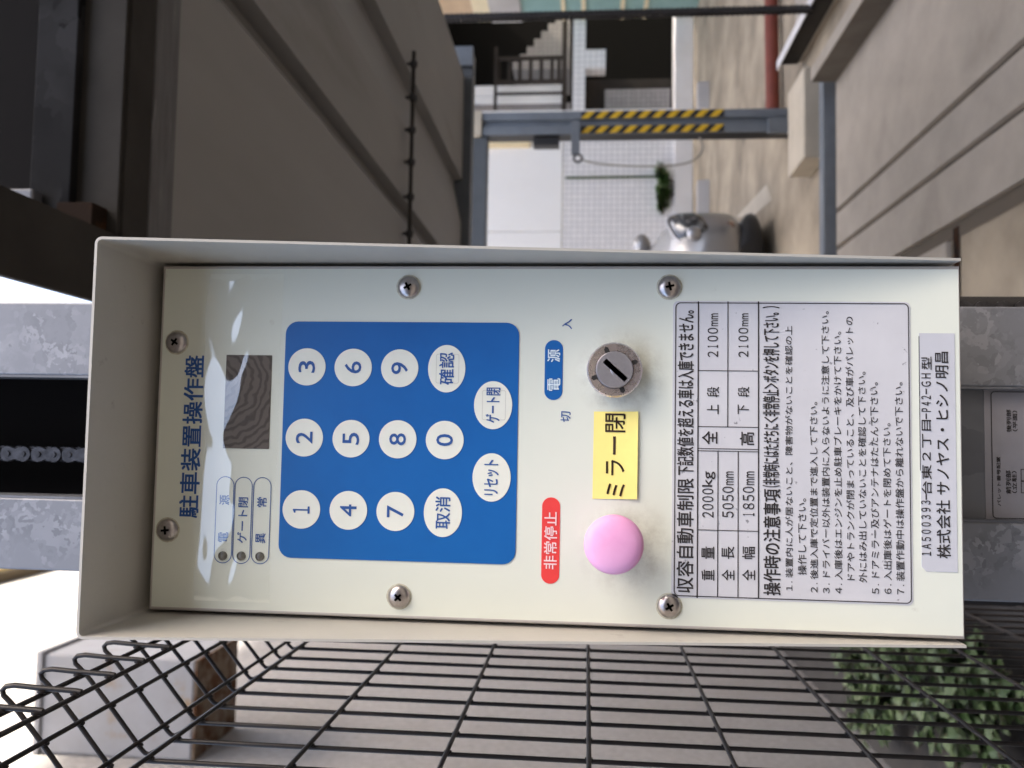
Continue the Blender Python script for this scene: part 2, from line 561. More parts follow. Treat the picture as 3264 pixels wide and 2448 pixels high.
# hood: top wall and two tapering side walls of thin sheet
HX, HZ, HD, T = .1240, 1.8292, .070, .0017
h = MB()
def hood_loop(sx):
    """cross-section corner rounding of the folded sheet"""
    return None
prof = []                      # outline of the fold in (x, z), from lower left up over the top to lower right
rr = .0045
out_pts = [(-HX, 1.2815)]
out_pts += [(-HX + rr - rr*math.cos(a), HZ - rr + rr*math.sin(a)) for a in [rad(15*k) for k in range(0, 7)]]
out_pts += [(HX - rr + rr*math.sin(a), HZ - rr + rr*math.cos(a)) for a in [rad(15*k) for k in range(0, 7)]]
out_pts += [(HX, 1.2815)]
ri = rr - T
in_pts = [(-HX + T, 1.2815)]
in_pts += [(-HX + rr - ri*math.cos(a), HZ - rr + ri*math.sin(a)) for a in [rad(15*k) for k in range(0, 7)]]
in_pts += [(HX - rr + ri*math.sin(a), HZ - rr + ri*math.cos(a)) for a in [rad(15*k) for k in range(0, 7)]]
in_pts += [(HX - T, 1.2815)]
def hood_y(z):
    return -.004 - (HD - .004)*max(0, min(1, (z - 1.30)/(HZ - .008 - 1.30)))
n = len(out_pts)
vs = [(x, hood_y(z), z) for x, z in out_pts] + [(x, hood_y(z), z) for x, z in in_pts] + [(x, .11, z) for x, z in out_pts] + [(x, .11, z) for x, z in in_pts]
fs = []
for i in range(n - 1):
    fs += [(i, i+1, n+i+1, n+i), (2*n+i, 2*n+i+1, i+1, i), (n+i, n+i+1, 3*n+i+1, 3*n+i)]
fs += [(0, n, 3*n, 2*n), (n-1, 3*n-1, 4*n-1, 2*n-1)]
h.add(vs, fs)
hood = h.build('hood', M['hood'], panel, smooth=30)

# faceplate with turned edges and its printing
f = MB()
R1 = .0024
steps = [(R1, .010), (.0006, .0042), (0.0, .0030)]
rings = []
for k in range(6):
    a = rad(90*k/5)
    ins = R1 - R1*math.cos(a)
    rings.append((ins, R1 - R1*math.sin(a)))
lo = [(-PX - R1, .010, PZ0 - .0012), (PX + R1, .010, PZ0 - .0012), (PX + R1, .010, PZ1 + R1), (-PX - R1, .010, PZ1 + R1)]
base = []
for ins, y in rings:
    x = PX + R1 - ins
    base.append([(-x, y, PZ0 - .0012*(1 - ins/R1)), (x, y, PZ0 - .0012*(1 - ins/R1)), (x, y, PZ1 + R1 - ins), (-x, y, PZ1 + R1 - ins)])
loops = [lo] + base
vs = [p for lp in loops for p in lp]
fs = []
for i in range(len(loops) - 1):
    for k in range(4):
        fs.append((i*4 + k, i*4 + (k+1) % 4, (i+1)*4 + (k+1) % 4, (i+1)*4 + k))
f.add(vs, fs, 1)
e = len(loops) - 1
f.add(loops[-1], [(0, 1, 2, 3)], 0)
YT = -.00025
f.text('駐車装置操作盤', PB(580, 643, 1131, 1649), YT, 2, .018)
f.text('入', PB(1792, 1823.5, 1017, 1049.5), YT, 2, .01)
f.text('切', PB(1787, 1819, 1311, 1345), YT, 2, .01)
f.build('faceplate', [M['cream'], M['rim'], M['blueink']], panel, smooth=40)

# keypad
def zoom3(x, y):
    return 860 + x*.4943, 980 + y*.4943
x0, y0 = zoom3(72, 88)
x1, y1 = zoom3(1588, 1628)
kc = PB(x0, x1, y0, y1)
KY = -.0005
keypad = MB().prism(rrect(kc[0], kc[1], kc[2], kc[3], .0088), KY, -.00002, 0).build('keypad', M['blue'], panel)
keys = [('3', 240, 383, 120, 120), ('6', 538, 387, 120, 121), ('9', 838, 392, 120, 122), ('2', 223, 839, 120, 122), ('5', 524, 846, 119, 121),
        ('8', 825, 850, 121, 123), ('0', 1128, 855, 122, 124), ('1', 204, 1302, 121, 124), ('4', 507, 1308, 121, 125), ('7', 810, 1315, 122, 126),
        ('確認', 1141, 395, 120, 153), ('取消', 1116, 1323, 123, 157), ('ゲート閉', 1440, 630, 123, 155), ('リセット', 1430, 1096, 123, 156)]
for s, x, y, rx, ry in keys:
    a = zoom3(x - rx, y - ry)
    b = zoom3(x + rx, y + ry)
    c = PB(a[0], b[0], a[1], b[1], KY)
    k = MB().prism(ell(c[0], c[1], c[2]/2, c[3]/2), KY - .00035, KY + .0001, 0, 2)
    if len(s) == 1:
        tw, th = (38 if s != '1' else 23), 53
        bold = .008
    elif len(s) == 2:
        tw, th, bold = 103, 48, .012
    else:
        tw, th, bold = 112, 46, .012
    tx, ty = zoom3(x, y)
    dx = 1.5 if s == '1' else 0
    k.text('１' if s == '1' else s, PB(tx - th/2, tx + th/2, ty - tw/2 + dx, ty + tw/2 + dx, KY), KY - .0006, 1, bold)
    if s in ('確認', 'ゲート閉'):                 # rubbed-through outline of the switch below
        c2 = (c[0], c[1] - .0006)
        k.ring(rrect(c2[0], c2[1], c[2]*.62, c[3]*.62, .0012), rrect(c2[0], c2[1], c[2]*.62 - .0008, c[3]*.62 - .0008, .001), KY - .00045, 2)
    o = k.build('number_key' if len(s) == 1 else 'function_key', [M['whitekey'], M['blueink'], M['keyedge']], keypad)
    o['label'] = ('round white key printed ' if len(s) == 1 else 'oval white key printed ') + s

# display window
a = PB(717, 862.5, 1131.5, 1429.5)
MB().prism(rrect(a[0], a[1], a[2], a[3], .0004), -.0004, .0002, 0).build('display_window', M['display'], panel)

# indicator labels, each an outlined strip with its lamp
def zoom2(x, y):
    return 480 + x*.36166, 1400 + y*.36166
for xa, xb, ya, yb, words, (lx, ly) in ((570, 728, 325, 1092, [('電', 640, 862), ('源', 652, 535)], (637, 1027)),
                                       (732, 890, 330, 1097, [('ゲート閉', 812, 713)], (800, 1029)),
                                       (897, 1056, 333, 1100, [('異', 970, 872), ('常', 983, 555)], (964, 1033))):
    p, q = zoom2(xa, ya), zoom2(xb, yb)
    c = PB(p[0], q[0], p[1], q[1])
    lb = MB()
    lb.ring(rrect(c[0], c[1], c[2], c[3], c[3]/2 - .0001, 10), rrect(c[0], c[1], c[2] - .0011, c[3] - .0011, c[3]/2 - .0007, 10), -.0003, 0)
    for s, x, y in words:
        t = zoom2(x, y)
        hw = 146*.5 if len(s) > 1 else 16
        lb.text(s, PB(t[0] - 16, t[0] + 16, t[1] - hw, t[1] + hw), -.0003, 0, .012)
    lo_ = lb.build('indicator_label', M['blueink'], panel)
    t = zoom2(lx, ly)
    c = at(t[0], t[1], 'Y', 0)
    MB().lathe((c.x, 0, c.z), [(.0031, 0), (.0031, .0008), (.0026, .0010), (.0022, .0004), (.001, .0007), (.0002, .0008)], 24, 0).build('indicator_lamp', M['lens'], lo_, smooth=40)

# power and emergency name strips
def zoom4(x, y):
    return 1640 + x*.31344, 980 + y*.31344
def zoom5(x, y):
    return 1640 + x*.31344, 1400 + y*.31344
p, q = zoom4(307, 332), zoom4(490, 940)
c = PB(p[0], q[0], p[1], q[1])
b = MB().prism(rrect(c[0], c[1], c[2], c[3], c[3]/2 - .0001, 12), -.0003, -.00002, 0)
for s, y in (('源', 491), ('電', 783)):
    t = zoom4(400, y)
    b.text(s, PB(t[0] - 20.5, t[0] + 20.5, t[1] - 20.5, t[1] + 20.5), -.0006, 1, .012)
b.build('name_strip', [M['blue'], M['paleblue']], panel)['label'] = 'blue power name strip above the key switch'
p, q = zoom5(276, 590), zoom5(459, 1468)
c = PB(p[0], q[0], p[1], q[1])
b = MB().prism(rrect(c[0], c[1], c[2], c[3], c[3]/2 - .0001, 12), -.0003, -.00002, 0)
p, q = zoom5(300, 737), zoom5(432, 1320)
b.text('非常停止', PB(p[0], q[0], p[1], q[1]), -.0006, 1, .012)
b.build('name_strip', [M['red'], M['pinkwhite']], panel)['label'] = 'red emergency stop name strip'

# key switch
c = at(1958.8, 1179.3, 'Y', -.010)
ks = MB().lathe((c.x, 0, c.z), [(.0172, 0), (.0172, .0062), (.0180, .0062), (.0182, .0070), (.0182, .0100), (.0172, .0113), (.0126, .0110), (.0124, .0075), (.012, .0075)], 56, 0).build('key_switch', M['chrome'], panel, smooth=30)
for k in range(4):
    a = rad(112 + 90*k)
    d = Vector((math.cos(a), 0, math.sin(a)))
    t = Vector((-math.sin(a), 0, math.cos(a)))
    cc = Vector((c.x, -.01125, c.z))
    pts = [cc + d*.0122 - t*.0015, cc + d*.0152 - t*.0015, cc + d*.0163, cc + d*.0152 + t*.0015, cc + d*.0122 + t*.0015]
    MB().add([(p.x, p.y - .0002, p.z) for p in pts] + [(p.x, p.y + .0015, p.z) for p in pts],
             [(4, 3, 2, 1, 0)] + [(i, (i+1) % 5, (i+1) % 5 + 5, i + 5) for i in range(5)]).build('spanner_slot', M['black'], ks)
cy = MB().lathe((c.x, -.002, c.z), [(.0122, 0), (.0122, .0105), (.0117, .0112), (.0008, .0112)], 48, 0)
a = rad(48)
d, t = Vector((math.cos(a), 0, math.sin(a))), Vector((-math.sin(a), 0, math.cos(a)))
cc = Vector((c.x - .0004, -.01335, c.z - .0004))
def slab(mb, c0, d0, t0, l, w_, m, y=0.0):
    ps = [c0 - d0*l - t0*w_, c0 + d0*l - t0*w_, c0 + d0*l + t0*w_, c0 - d0*l + t0*w_]
    mb.add([(p.x, p.y + y, p.z) for p in ps], [(0, 1, 2, 3)], m)
    mb.add([(p.x, p.y + y, p.z) for p in ps], [(3, 2, 1, 0)], m)
slab(cy, cc, d, t, .0094, .0017, 1, 0)
slab(cy, cc, d, t, .0050, .0014, 2, -.0002)
cy.lathe((c.x - .0004, -.0132, c.z - .0004), [(.0032, 0), (.0030, .0001), (.0002, .00012)], 24, 3)
cy.build('lock_cylinder', [M['cyl'], M['slot'], M['black'], M['cyl']], ks, smooth=30)

# emergency stop
c = at(1956.9, 1737.9, 'Y', -.030)
eb = MB().lathe((c.x, 0, c.z), [(.0118, .008), (.0118, .0185), (.0165, .0205), (.0184, .0235), (.0188, .026), (.0184, .0285), (.0168, .0303), (.0130, .0317), (.0080, .0325), (.0035, .0328), (.0003, .0329)], 64, 0).build('emergency_button', M['pink'], panel, smooth=50)
MB().lathe((c.x, 0, c.z), [(.0150, 0), (.0150, .006), (.0140, .008), (.0119, .0082)], 48, 0).build('collar', M['hood'], eb, smooth=30)

# screws
for i, (x, y) in enumerate(((1300, 913), (2135, 913), (558, 1090), (528, 1690), (1269, 1904), (2134, 1934.5))):
    c = at(x, y, 'Y', -.003)
    sc = MB().lathe((c.x, 0, c.z), [(.0086, .0002), (.0084, .0003), (.0078, .0003)], 32, 2)
    sc.lathe((c.x, -.0002, c.z), [(.0077, 0), (.0076, .0008), (.0068, .0020), (.0053, .0030), (.0035, .0036), (.0018, .0038), (.0002, .0039)], 32, 0)
    an = random.uniform(0, 1.5)
    for q in range(2):
        d = Vector((math.cos(an + q*math.pi/2), 0, math.sin(an + q*math.pi/2)))
        t = Vector((-d.z, 0, d.x))
        cc = Vector((c.x, -.0043 - q*.00003, c.z))
        slab(sc, cc, d, t, .0029, .00075, 1)
    slab(sc, Vector((c.x, -.0044, c.z)), Vector((math.cos(an+.78), 0, math.sin(an+.78))), Vector((-math.sin(an+.78), 0, math.cos(an+.78))), .0011, .0011, 1)
    sc.build('screw', [M['screw'], M['black'], M['rustring']], panel, smooth=60)

# big instruction label
def zoom6(x, y):
    return 2100 + x*.45208, 920 + y*.45208
def zoom7(x, y):
    return 2100 + x*.45208, 1420 + y*.45208
LY = -.0003
lab = MB()
c = PB(2138, 2901, 956, 1912)
lab.prism(rrect(c[0], c[1], c[2], c[3], .0035), LY, -.00002, 0, 2)
c = PB(2145.5, 2896, 960.7, 1906.5)
lab.ring(rrect(c[0], c[1], c[2], c[3], .0034), rrect(c[0], c[1], c[2] - .0012, c[3] - .0012, .0029), LY - .0003, 1)
LX0, LX1 = c[0] - c[2]/2, c[0] + c[2]/2
def hline(px, ya, yb, th=.0006):                # along the writing
    A, B = at(px, ya, 'Y', LY), at(px, yb, 'Y', LY)
    z = (A.z + B.z)/2
    xs = sorted((A.x, B.x))
    lab.poly([(xs[0], LY - .0003, z - th/2), (xs[1], LY - .0003, z - th/2), (xs[1], LY - .0003, z + th/2), (xs[0], LY - .0003, z + th/2)], 1)
def vline(py, xa, xb, th=.0005):
    A, B = at(xa, py, 'Y', LY), at(xb, py, 'Y', LY)
    x = (A.x + B.x)/2
    lab.poly([(x - th/2, LY - .00031, B.z), (x + th/2, LY - .00031, B.z), (x + th/2, LY - .00031, A.z), (x - th/2, LY - .00031, A.z)], 1)
xA = 2100 + 274.5*.45208
xC = 2100 + 702*.45208
hline(xA, 961, 1906, .0008)
hline(xC, 961, 1906, .0008)
hline(2100 + 486*.45208, 961, 1361)
hline(2100 + 415*.45208, 1440, 1903)
hline(2100 + 558*.45208, 1440, 1903)
for yy in (1361, 1431, 1438.5, 1691, 1182):
    vline(yy, xA, xC)
def lt(s, xa, xb, ya, yb, bold=.008):
    """a line of the label: photo x range of the zoomed views, photo y range"""
    lab.text(s, PB(2100 + xa*.45208, 2100 + xb*.45208, ya, yb, LY), LY - .0003, 1, bold)
def ltd(s, xa, xb, ya, yb):
    """figures set one by one on an even pitch, then the unit"""
    dg, un = s[:4], s[4:]
    pitch = (yb - ya)*(.70 if un == 'mm' else .66)/4
    for i, ch in enumerate(dg):
        y1 = yb - pitch*i
        wd = .34 if ch == '1' else .76
        mid = y1 - pitch/2
        lt(chr(ord(ch) + 0xFEE0), xa, xb, mid - pitch*wd/2, mid + pitch*wd/2, .006)
    lt(un, xa + (26 if un == 'mm' else 0), xb + (0 if un == 'mm' else 14), ya, yb - pitch*4 - 2, .006)
Y7 = lambda v: 1420 + v*.45208
Y6 = lambda v: 920 + v*.45208
lt('収容自動車制限', 125, 245, Y7(230), Y7(1035), .012)
lt('下記数値を超える車は入庫できません。', 130, 248, Y6(150), Y7(205), .012)
for s1, s2, xa, xb, val in (('重', '量', 300, 390, '2000kg'), ('全', '長', 442, 532, '5050mm'), ('全', '幅', 586, 678, '1850mm')):
    lt(s1, xa, xb, Y7(875), Y7(952))
    lt(s2, xa, xb, Y7(712), Y7(800))
    ltd(val, xa + 5, xb - 5, Y7(183), Y7(515))
lt('全', 303, 412, Y6(1005), Y6(1098), .012)
lt('高', 570, 672, Y6(1010), Y7(0), .012)
for s1, xa, xb in (('上', 338, 425), ('下', 555, 638)):
    lt(s1, xa, xb - 4, Y6(818), Y6(885))
    lt('段', xa, xb, Y6(692), Y6(765))
    ltd('2100mm', xa + 5, xb - 8, Y6(175), Y6(490))
lt('操作時の注意事項', 735, 858, Y7(305), Y7(1055), .014)
lt('（非常時にはただちに＜非常停止＞ボタンを押して下さい。）', 730, 852, Y6(120), Y7(290), .012)
for s, xa, xb, ya, yb in (('１. 装置内に人が居ないこと、障害物がないことを確認の上', 890, 943, Y6(255), Y7(1015)),
                          ('操作して下さい。', 978, 1040, Y7(372), Y7(912)),
                          ('２. 後進入庫で定位置まで進入して下さい。', 1063, 1120, Y6(795), Y7(1032)),
                          ('３. ドライバー以外は装置内に入らないように注意して下さい。', 1146, 1203, Y6(150), Y7(1032)),
                          ('４. 入庫後はエンジンを止め駐車ブレーキをかけて下さい。', 1232, 1290, Y6(295), Y7(1034)),
                          ('ドアやトランクが閉まっていること、及び車がパレットの', 1318, 1376, Y6(190), Y7(940)),
                          ('外にはみ出していないことを確認して下さい。', 1404, 1462, Y6(580), Y7(960)),
                          ('５. ドアミラー及びアンテナはたたんで下さい。', 1492, 1550, Y6(655), Y7(1040)),
                          ('６. 入出庫後はゲートを閉めて下さい。', 1580, 1638, Y6(945), Y7(1042)),
                          ('７. 装置作動中は操作盤から離れないで下さい。', 1666, 1726, Y6(655), Y7(1044))):
    lt(s, xa, xb, ya, yb, .006)
lab.build('instruction_label', [M['label'], M['ink'], M['labeledge']], panel)

# serial number label
al = MB()
A, B = at(2929, 1062, 'Y', 0), at(3042, 1062, 'Y', 0)
Cc, Dd = at(3047, 1821, 'Y', 0), at(2936, 1821, 'Y', 0)
al.prism([(Dd.x + .004, (Cc.z + Dd.z)/2 + .0115), (Dd.x, A.z - .004)][:0] or [(Dd.x, B.z), (A.x, B.z), (A.x, A.z), (Dd.x + .003, A.z), (Dd.x, A.z - .003)], -.0003, -.00002, 0)
for s_, ya, yb in (('１Ａ５００３９３', Y7(387), Y7(775)), ('台東２丁目', Y6(925), Y7(342)), ('Ｐ４２', Y6(755), Y6(868)), ('ＧＨ', Y6(598), Y6(692)), ('型', Y6(480), Y6(572))):
    dxx = -6*((ya + yb)/2 - 1137)/634 + 3
    al.text(s_, PB(2935.5, 2968 - (0 if s_ in ('台東２丁目', '型') else 2), ya, yb), -.0006, 1, .010)
for yy in (Y7(362), Y6(900), Y6(725)):
    q = at(2951, yy, 'Y', 0)
    al.poly([(q.x - .0018, -.0006, q.z - .0004), (q.x + .0018, -.0006, q.z - .0004), (q.x + .0018, -.0006, q.z + .0004), (q.x - .0018, -.0006, q.z + .0004)], 1)
al.text('株式会社 サノヤス・ヒシノ明昌', PB(2981, 3026, 1119, 1777), -.0006, 1, .010)
z0 = at(2929.5, 1300, 'Y', 0).z
al.poly([(at(2929, 1500, 'Y', 0).x, -.0005, z0 - .0004), (A.x - .002, -.0005, z0 - .0004), (A.x - .002, -.0005, z0), (at(2929, 1500, 'Y', 0).x, -.0005, z0)], 1)
al.build('serial_label', [M['tape'], M['ink']], panel)

# clear film stuck over the display, lifting along its upper edge
fl = MB()
NX, NZ = 96, 72
fx0, fx1 = -.112, .1135
fz1, fz0 = at(648, 1400, 'Y', 0).z, at(885, 1400, 'Y', 0).z
def sm(t):
    t = max(0, min(1, t))
    return t*t*(3 - 2*t)
def film_h(u, v):
    """lift of the film off the plate; u across (left to right), v down from its upper edge (0..1)"""
    hh = 0.0004
    # two long blisters under the upper edge
    for uc, wd, vc, amp, ln in ((.30, .24, .46, .0017, .40), (.615, .125, .56, .0019, .40)):
        d = (u - uc)/wd
        if abs(d) < 1:
            e_ = (1 - d*d)**1.5
            vm = vc*(.45 + .55*e_)
            if v < vm:
                hh += amp*e_*sm(v/vm)
            else:
                hh += amp*e_*(1 - sm((v - vm)/max(.1, min(ln + .25, .98 - vm))))
    hh += .00022*math.sin(9*u + 5*v)*math.sin(7*v + 2.2*u)*sm(v*3)*(1 - sm((v - .55)/.45))
    hh += .00010*math.sin(31*u + 4*math.sin(6*v))*sm(v*4)*(1 - sm((v - .5)/.4))
    return hh
vs = []
for j in range(NZ + 1):
    for i in range(NX + 1):
        u, v = i/NX, j/NZ
        edge = .0014*math.sin(9*u + 1) + .0008*math.sin(23*u)*(1 - v) + .0015*v*math.sin(6*u)
        vs.append((fx0 + (fx1 - fx0)*u, -.0010 - film_h(u, v), fz1 + (fz0 - fz1)*v + edge))
fs = [(j*(NX+1) + i, (j+1)*(NX+1) + i, (j+1)*(NX+1) + i + 1, j*(NX+1) + i + 1) for j in range(NZ) for i in range(NX)]
fl.add(vs, fs)
fl.build('protective_film', M['film'], panel, smooth=180)

# paper note
A, B, Cn, Dn = at(1891.7, 1310.7, 'Y', 0), at(2032.4, 1312, 'Y', 0), at(2028.7, 1590, 'Y', 0), at(1887, 1588.7, 'Y', 0)
nb = MB()
N = 8
xl, xr = Dn.x, A.x
zt, zb = A.z, B.z
vs = []
for j in range(N + 1):
    for i in range(N + 1):
        u, v = i/N, j/N
        vs.append((xl + (xr - xl)*u + .0004*(v - .5), -.0004 - .0012*v**3 - .0003*math.sin(3*u)*v, zt + (zb - zt)*v - .0003*u))
nb.add(vs, [(j*(N+1) + i, (j+1)*(N+1) + i, (j+1)*(N+1) + i + 1, j*(N+1) + i + 1) for j in range(N) for i in range(N)], 0)
n0 = len(nb.v)
for s, xa, xb, ya, yb in (('ミ', 1933, 1991, 1541, 1582), ('ラ', 1931, 1990, 1466, 1515), ('ー', 1953.5, 1962.5, 1391, 1449), ('閉', 1929, 1993.5, 1318, 1377.5)):
    nb.text(s, PB(xa, xb, ya, yb), -.0007, 1, .006 if s != 'ー' else .0)
for p in nb.v[n0:]:
    v = (zt - p.z)/(zt - zb)
    p.y = -.0004 - .0012*v**3 - .0004
note = nb.build('paper_note', [M['note'], M['brownink']])
tag(note, 'yellow paper note with black handwriting stuck between key switch and pink button', 'note')

# ------------------------------------------------------------------ post, chains
PY = .14
post = thing('steel_post', (0, PY, 0), 'galvanised steel post carrying the control panel', 'post')
pz1 = 4.2
p = MB()
p.box(.0505, .1150, PY, PY + .006, 0, pz1)
p.box(-.1195, -.0575, PY, PY + .006, 0, pz1)
p.box(.109, .115, PY + .006, PY + .16, 0, pz1, 1)
p.box(-.1195, -.1135, PY + .006, PY + .16, 0, pz1, 1)
p.build('channel', [M['galv'], M['galvdark']], post, bevel=.0015)
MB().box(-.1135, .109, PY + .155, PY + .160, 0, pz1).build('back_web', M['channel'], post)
MB().box(-.150, .150, PY + .161, PY + .172, 0, 2.02).build('rear_flange', M['beamdark'], post)
MB().box(-.0572, .0502, PY + .008, PY + .012, .25, 1.36).build('cover_plate', M['galvdark'], post)
for x in (.0505, -.0575):
    MB().box(x - .002 if x > 0 else x, x if x > 0 else x + .002, PY + .0005, PY + .03, 0, pz1).build('lip', M['galvdark'], post)
# pallet number sticker on the cover plate
sy = PY + .0075
stk = MB()
A = at(3135.6, 1231, 'Y', sy)
B = at(3143.7, 1668, 'Y', sy)
sx0, sx1, sz1, sz0 = B.x, A.x, A.z, A.z - .13
stk.prism([(sx0, sz0), (sx1, sz0), (sx1, sz1), (sx0, sz1)], sy, sy + .0004, 0)
cxs, czs, ws, hs = (sx0 + sx1)/2, (sz0 + sz1)/2, sx1 - sx0, sz1 - sz0
stk.ring(rrect(cxs, czs, ws - .008, hs - .010, .003), rrect(cxs, czs, ws - .0094, hs - .0114, .0025), sy - .0004, 1)
def z8(x, y):
    return 2860 + x*.6756, 780 + y*.6756
for s, xa, xb, ya, yb in (('パレット番号配置', 469, 487, 1000, 1232), ('前列部', 511, 536, 1065, 1175), ('（立駐）', 540, 563, 1068, 1172), ('後列部', 514, 537, 778, 885), ('（平面）', 542, 566, 783, 880)):
    P_, Q_ = z8(xa, ya), z8(xb, yb)
    stk.text(s, PB(P_[0], Q_[0], P_[1], Q_[1], sy), sy - .0004, 1, .02)
for r_ in range(2):
    P_ = at(*z8(583, 1172), 'Y', sy)
    Q_ = at(*z8(583, 1058), 'Y', sy)
    w2 = (Q_.x - P_.x)/2
    for c_ in range(2):
        xx, zz = P_.x + w2*(c_ + .5), P_.z - .008 - .016*r_
        stk.ring([(xx - w2/2, zz - .008), (xx + w2/2, zz - .008), (xx + w2/2, zz + .008), (xx - w2/2, zz + .008)],
                 [(xx - w2/2 + .0006, zz - .0074), (xx + w2/2 - .0006, zz - .0074), (xx + w2/2 - .0006, zz + .0074), (xx - w2/2 + .0006, zz + .0074)], sy - .0004, 1)
stk.build('sticker', [M['sticker'], M['ink']], post)['label'] = 'grey pallet number sticker below the control panel'

def chain(name, x, y, z0, z1, label, pitch=.0159, facing='Y', scale=1.0):
    """roller chain hanging straight: outer and inner link plates and pins"""
    mb = MB()
    k = 0
    z = z0
    hw = .0075*scale
    t = .0022*scale
    while z < z1:
        inner = k % 2
        off = (.0055 if inner else .0080)*scale
        for sgn in (-1, 1):
            # figure-eight plate from z to z + pitch
            pts = []
            for q in range(9):
                a = rad(180 + 180*q/8)
                pts.append((hw*math.cos(a), z + hw*math.sin(a)))
            pts.append((hw*.66, z + pitch/2))
            for q in range(9):
                a = rad(0 + 180*q/8)
                pts.append((hw*math.cos(a), z + pitch + hw*math.sin(a)))
            pts.append((-hw*.66, z + pitch/2))
            yy = sgn*off
            a0, b0 = sorted((yy, yy + sgn*t))
            if facing == 'Y':
                mb.prism([(x + u, v) for u, v in pts], y + a0, y + b0)
            else:
                n_ = len(pts)
                vv = [(x + a0, y + u, v) for u, v in pts] + [(x + b0, y + u, v) for u, v in pts]
                mb.add(vv, [tuple(range(n_)), tuple(range(2*n_ - 1, n_ - 1, -1))] + [(i, i + n_, (i+1) % n_ + n_, (i+1) % n_) for i in range(n_)])
        wd = .0115*scale
        if facing == 'Y':
            mb.lathe((x, y + wd, z), [(.0028*scale, 0), (.0028*scale, 2*wd)], 10, axis='Y')
            mb.lathe((x, y + .005*scale, z), [(.005*scale, 0), (.005*scale, .01*scale)], 10, axis='Y')
        else:
            mb.lathe((x - wd, y, z), [(.0028*scale, 0), (.0028*scale, 2*wd)], 10, axis='X')
            mb.lathe((x - .005*scale, y, z), [(.005*scale, 0), (.005*scale, .01*scale)], 10, axis='X')
        z += pitch
        k += 1
    o = mb.build(name, M['chain'], smooth=35)
    return tag(o, label, 'chain', 'roller chains of the parking lift')
cc = at(120, 1447, 'Y', .235)
chain('roller_chain', cc.x, .235, 1.85, 3.2, 'dark roller chain hanging in the open channel of the galvanised post')
chain('roller_chain', .1165, PY + .035, .35, 1.275, 'dark roller chain running along the edge of the post below the control panel', facing='Y')
cr_ = at(2000, 44, 'Y', 4.75)
chain('roller_chain', cr_.x, 4.75, .16, 4.2, 'heavy roller chain hanging at the far side of the bay behind the deck rim', pitch=.0318, scale=2.6)

# ------------------------------------------------------------------ wire mesh fence
FX = CAM.x - .25
fence = thing('mesh_fence', (FX, 1.0, 0), 'black wire mesh fence with rolled top left of the control panel', 'fence')
wr = .00195
zb = CAM.z + .331
prof = [(0, .05), (0, zb - .012), (-.0008, zb - .004)]
# V kink, slanted part, rolled end
K = [(0.0, 0.0), (-.0022, .004), (-.0085, .0125), (-.0118, .0185), (-.0112, .0222), (-.0075, .0262), (.024, .053), (.0470, .0735), (.0535, .0803), (.0575, .0850), (.0612, .0862), (.0640, .0835), (.0650, .0770), (.0640, .060), (.0630, .030), (.0625, .0265)]
path2 = [(0, .05), (0, zb - .006)] + [(a, zb + b) for a, b in K]
mb = MB()
ys = [.109 + .0437*k for k in range(-5, 45)]
for y in ys:
    mb.tube([(FX + a, y, z) for a, z in path2], wr, 8)
ya, yb = ys[0] - .02, ys[-1] + .02
zs = [zb - .0045 - .1105*k for k in range(0, 17)]
for i, z in enumerate(zs):
    mb.tube([(FX + .0038, ya, z), (FX + .0038, yb, z)], wr, 8)
for a, b in ((-.0062 + .003, .0245 + .004), (.024 + .0028, .053 + .0030 - .004), (.0630 - .0038, .056), (.0625 - .0038, .031)):
    mb.tube([(FX + a, ya, zb + b), (FX + a, yb, zb + b)], wr, 8)
def bead(c, r):
    """drop of coating where two wires are welded"""
    b0 = len(mb.v)
    vs_ = []
    for th in (30, 90, 150):
        for k in range(6):
            vs_.append((c[0] + r*math.sin(rad(th))*math.cos(rad(60*k)), c[1] + 1.5*r*math.sin(rad(th))*math.sin(rad(60*k)), c[2] + 1.5*r*math.cos(rad(th))))
    mb.add(vs_, [(j*6 + k, (j+1)*6 + k, (j+1)*6 + (k+1) % 6, j*6 + (k+1) % 6) for j in range(2) for k in range(6)] + [tuple(range(6)), tuple(range(17, 11, -1))])
for y in ys[:26]:
    for z in zs[:12]:
        bead((FX + .0019, y, z), .0023)
    for a, b in ((-.0050, .0275), (.0252, .0522), (.0615, .056), (.0610, .031)):
        bead((FX + a, y, zb + b), .0023)
mb.build('wire_panel', M['wire'], fence, smooth=60)
fp = MB().lathe((FX - .03, 2.15, 0), [(.024, 0), (.024, 1.98)], 20, axis='Z').build('fence_post', M['wire'], fence, smooth=40)

# ------------------------------------------------------------------ upper pallet
UZ = CAM.z + .79
up_ = thing('upper_pallet', (1.2, 2.5, UZ), 'raised upper parking pallet seen from below, dark grey ribbed steel', 'parking pallet')
prof = [(.33, 0), (.92, 0), (.985, .05), (1.008, .05), (1.014, 0), (1.32, 0), (1.55, .05), (1.585, .05), (1.592, 0), (2.2, 0)]
mb = MB()
ptop = [(2.2, .09), (.33, .09)]
pts = [(x, UZ + z) for x, z in prof] + [(x, UZ + z) for x, z in ptop]
n = len(pts)
y0, y1 = .97, 4.62
v = [(p[0], y0, p[1]) for p in pts] + [(p[0], y1, p[1]) for p in pts]
mb.add(v, [(i, i+n, (i+1) % n + n, (i+1) % n) for i in range(n)])
mb.add(v, [tuple(range(n))[::-1], tuple(range(n, 2*n))])
mb.build('deck_sheet', M['soffit'], up_)
MB().box(.21, .33, .18, 4.62, UZ + .001, UZ + .014).build('side_girder', M['beamdark'], up_)
MB().box(2.2, 2.26, .97, 4.62, UZ + .001, UZ + .22).build('side_girder', M['soffit'], up_, bevel=.003)
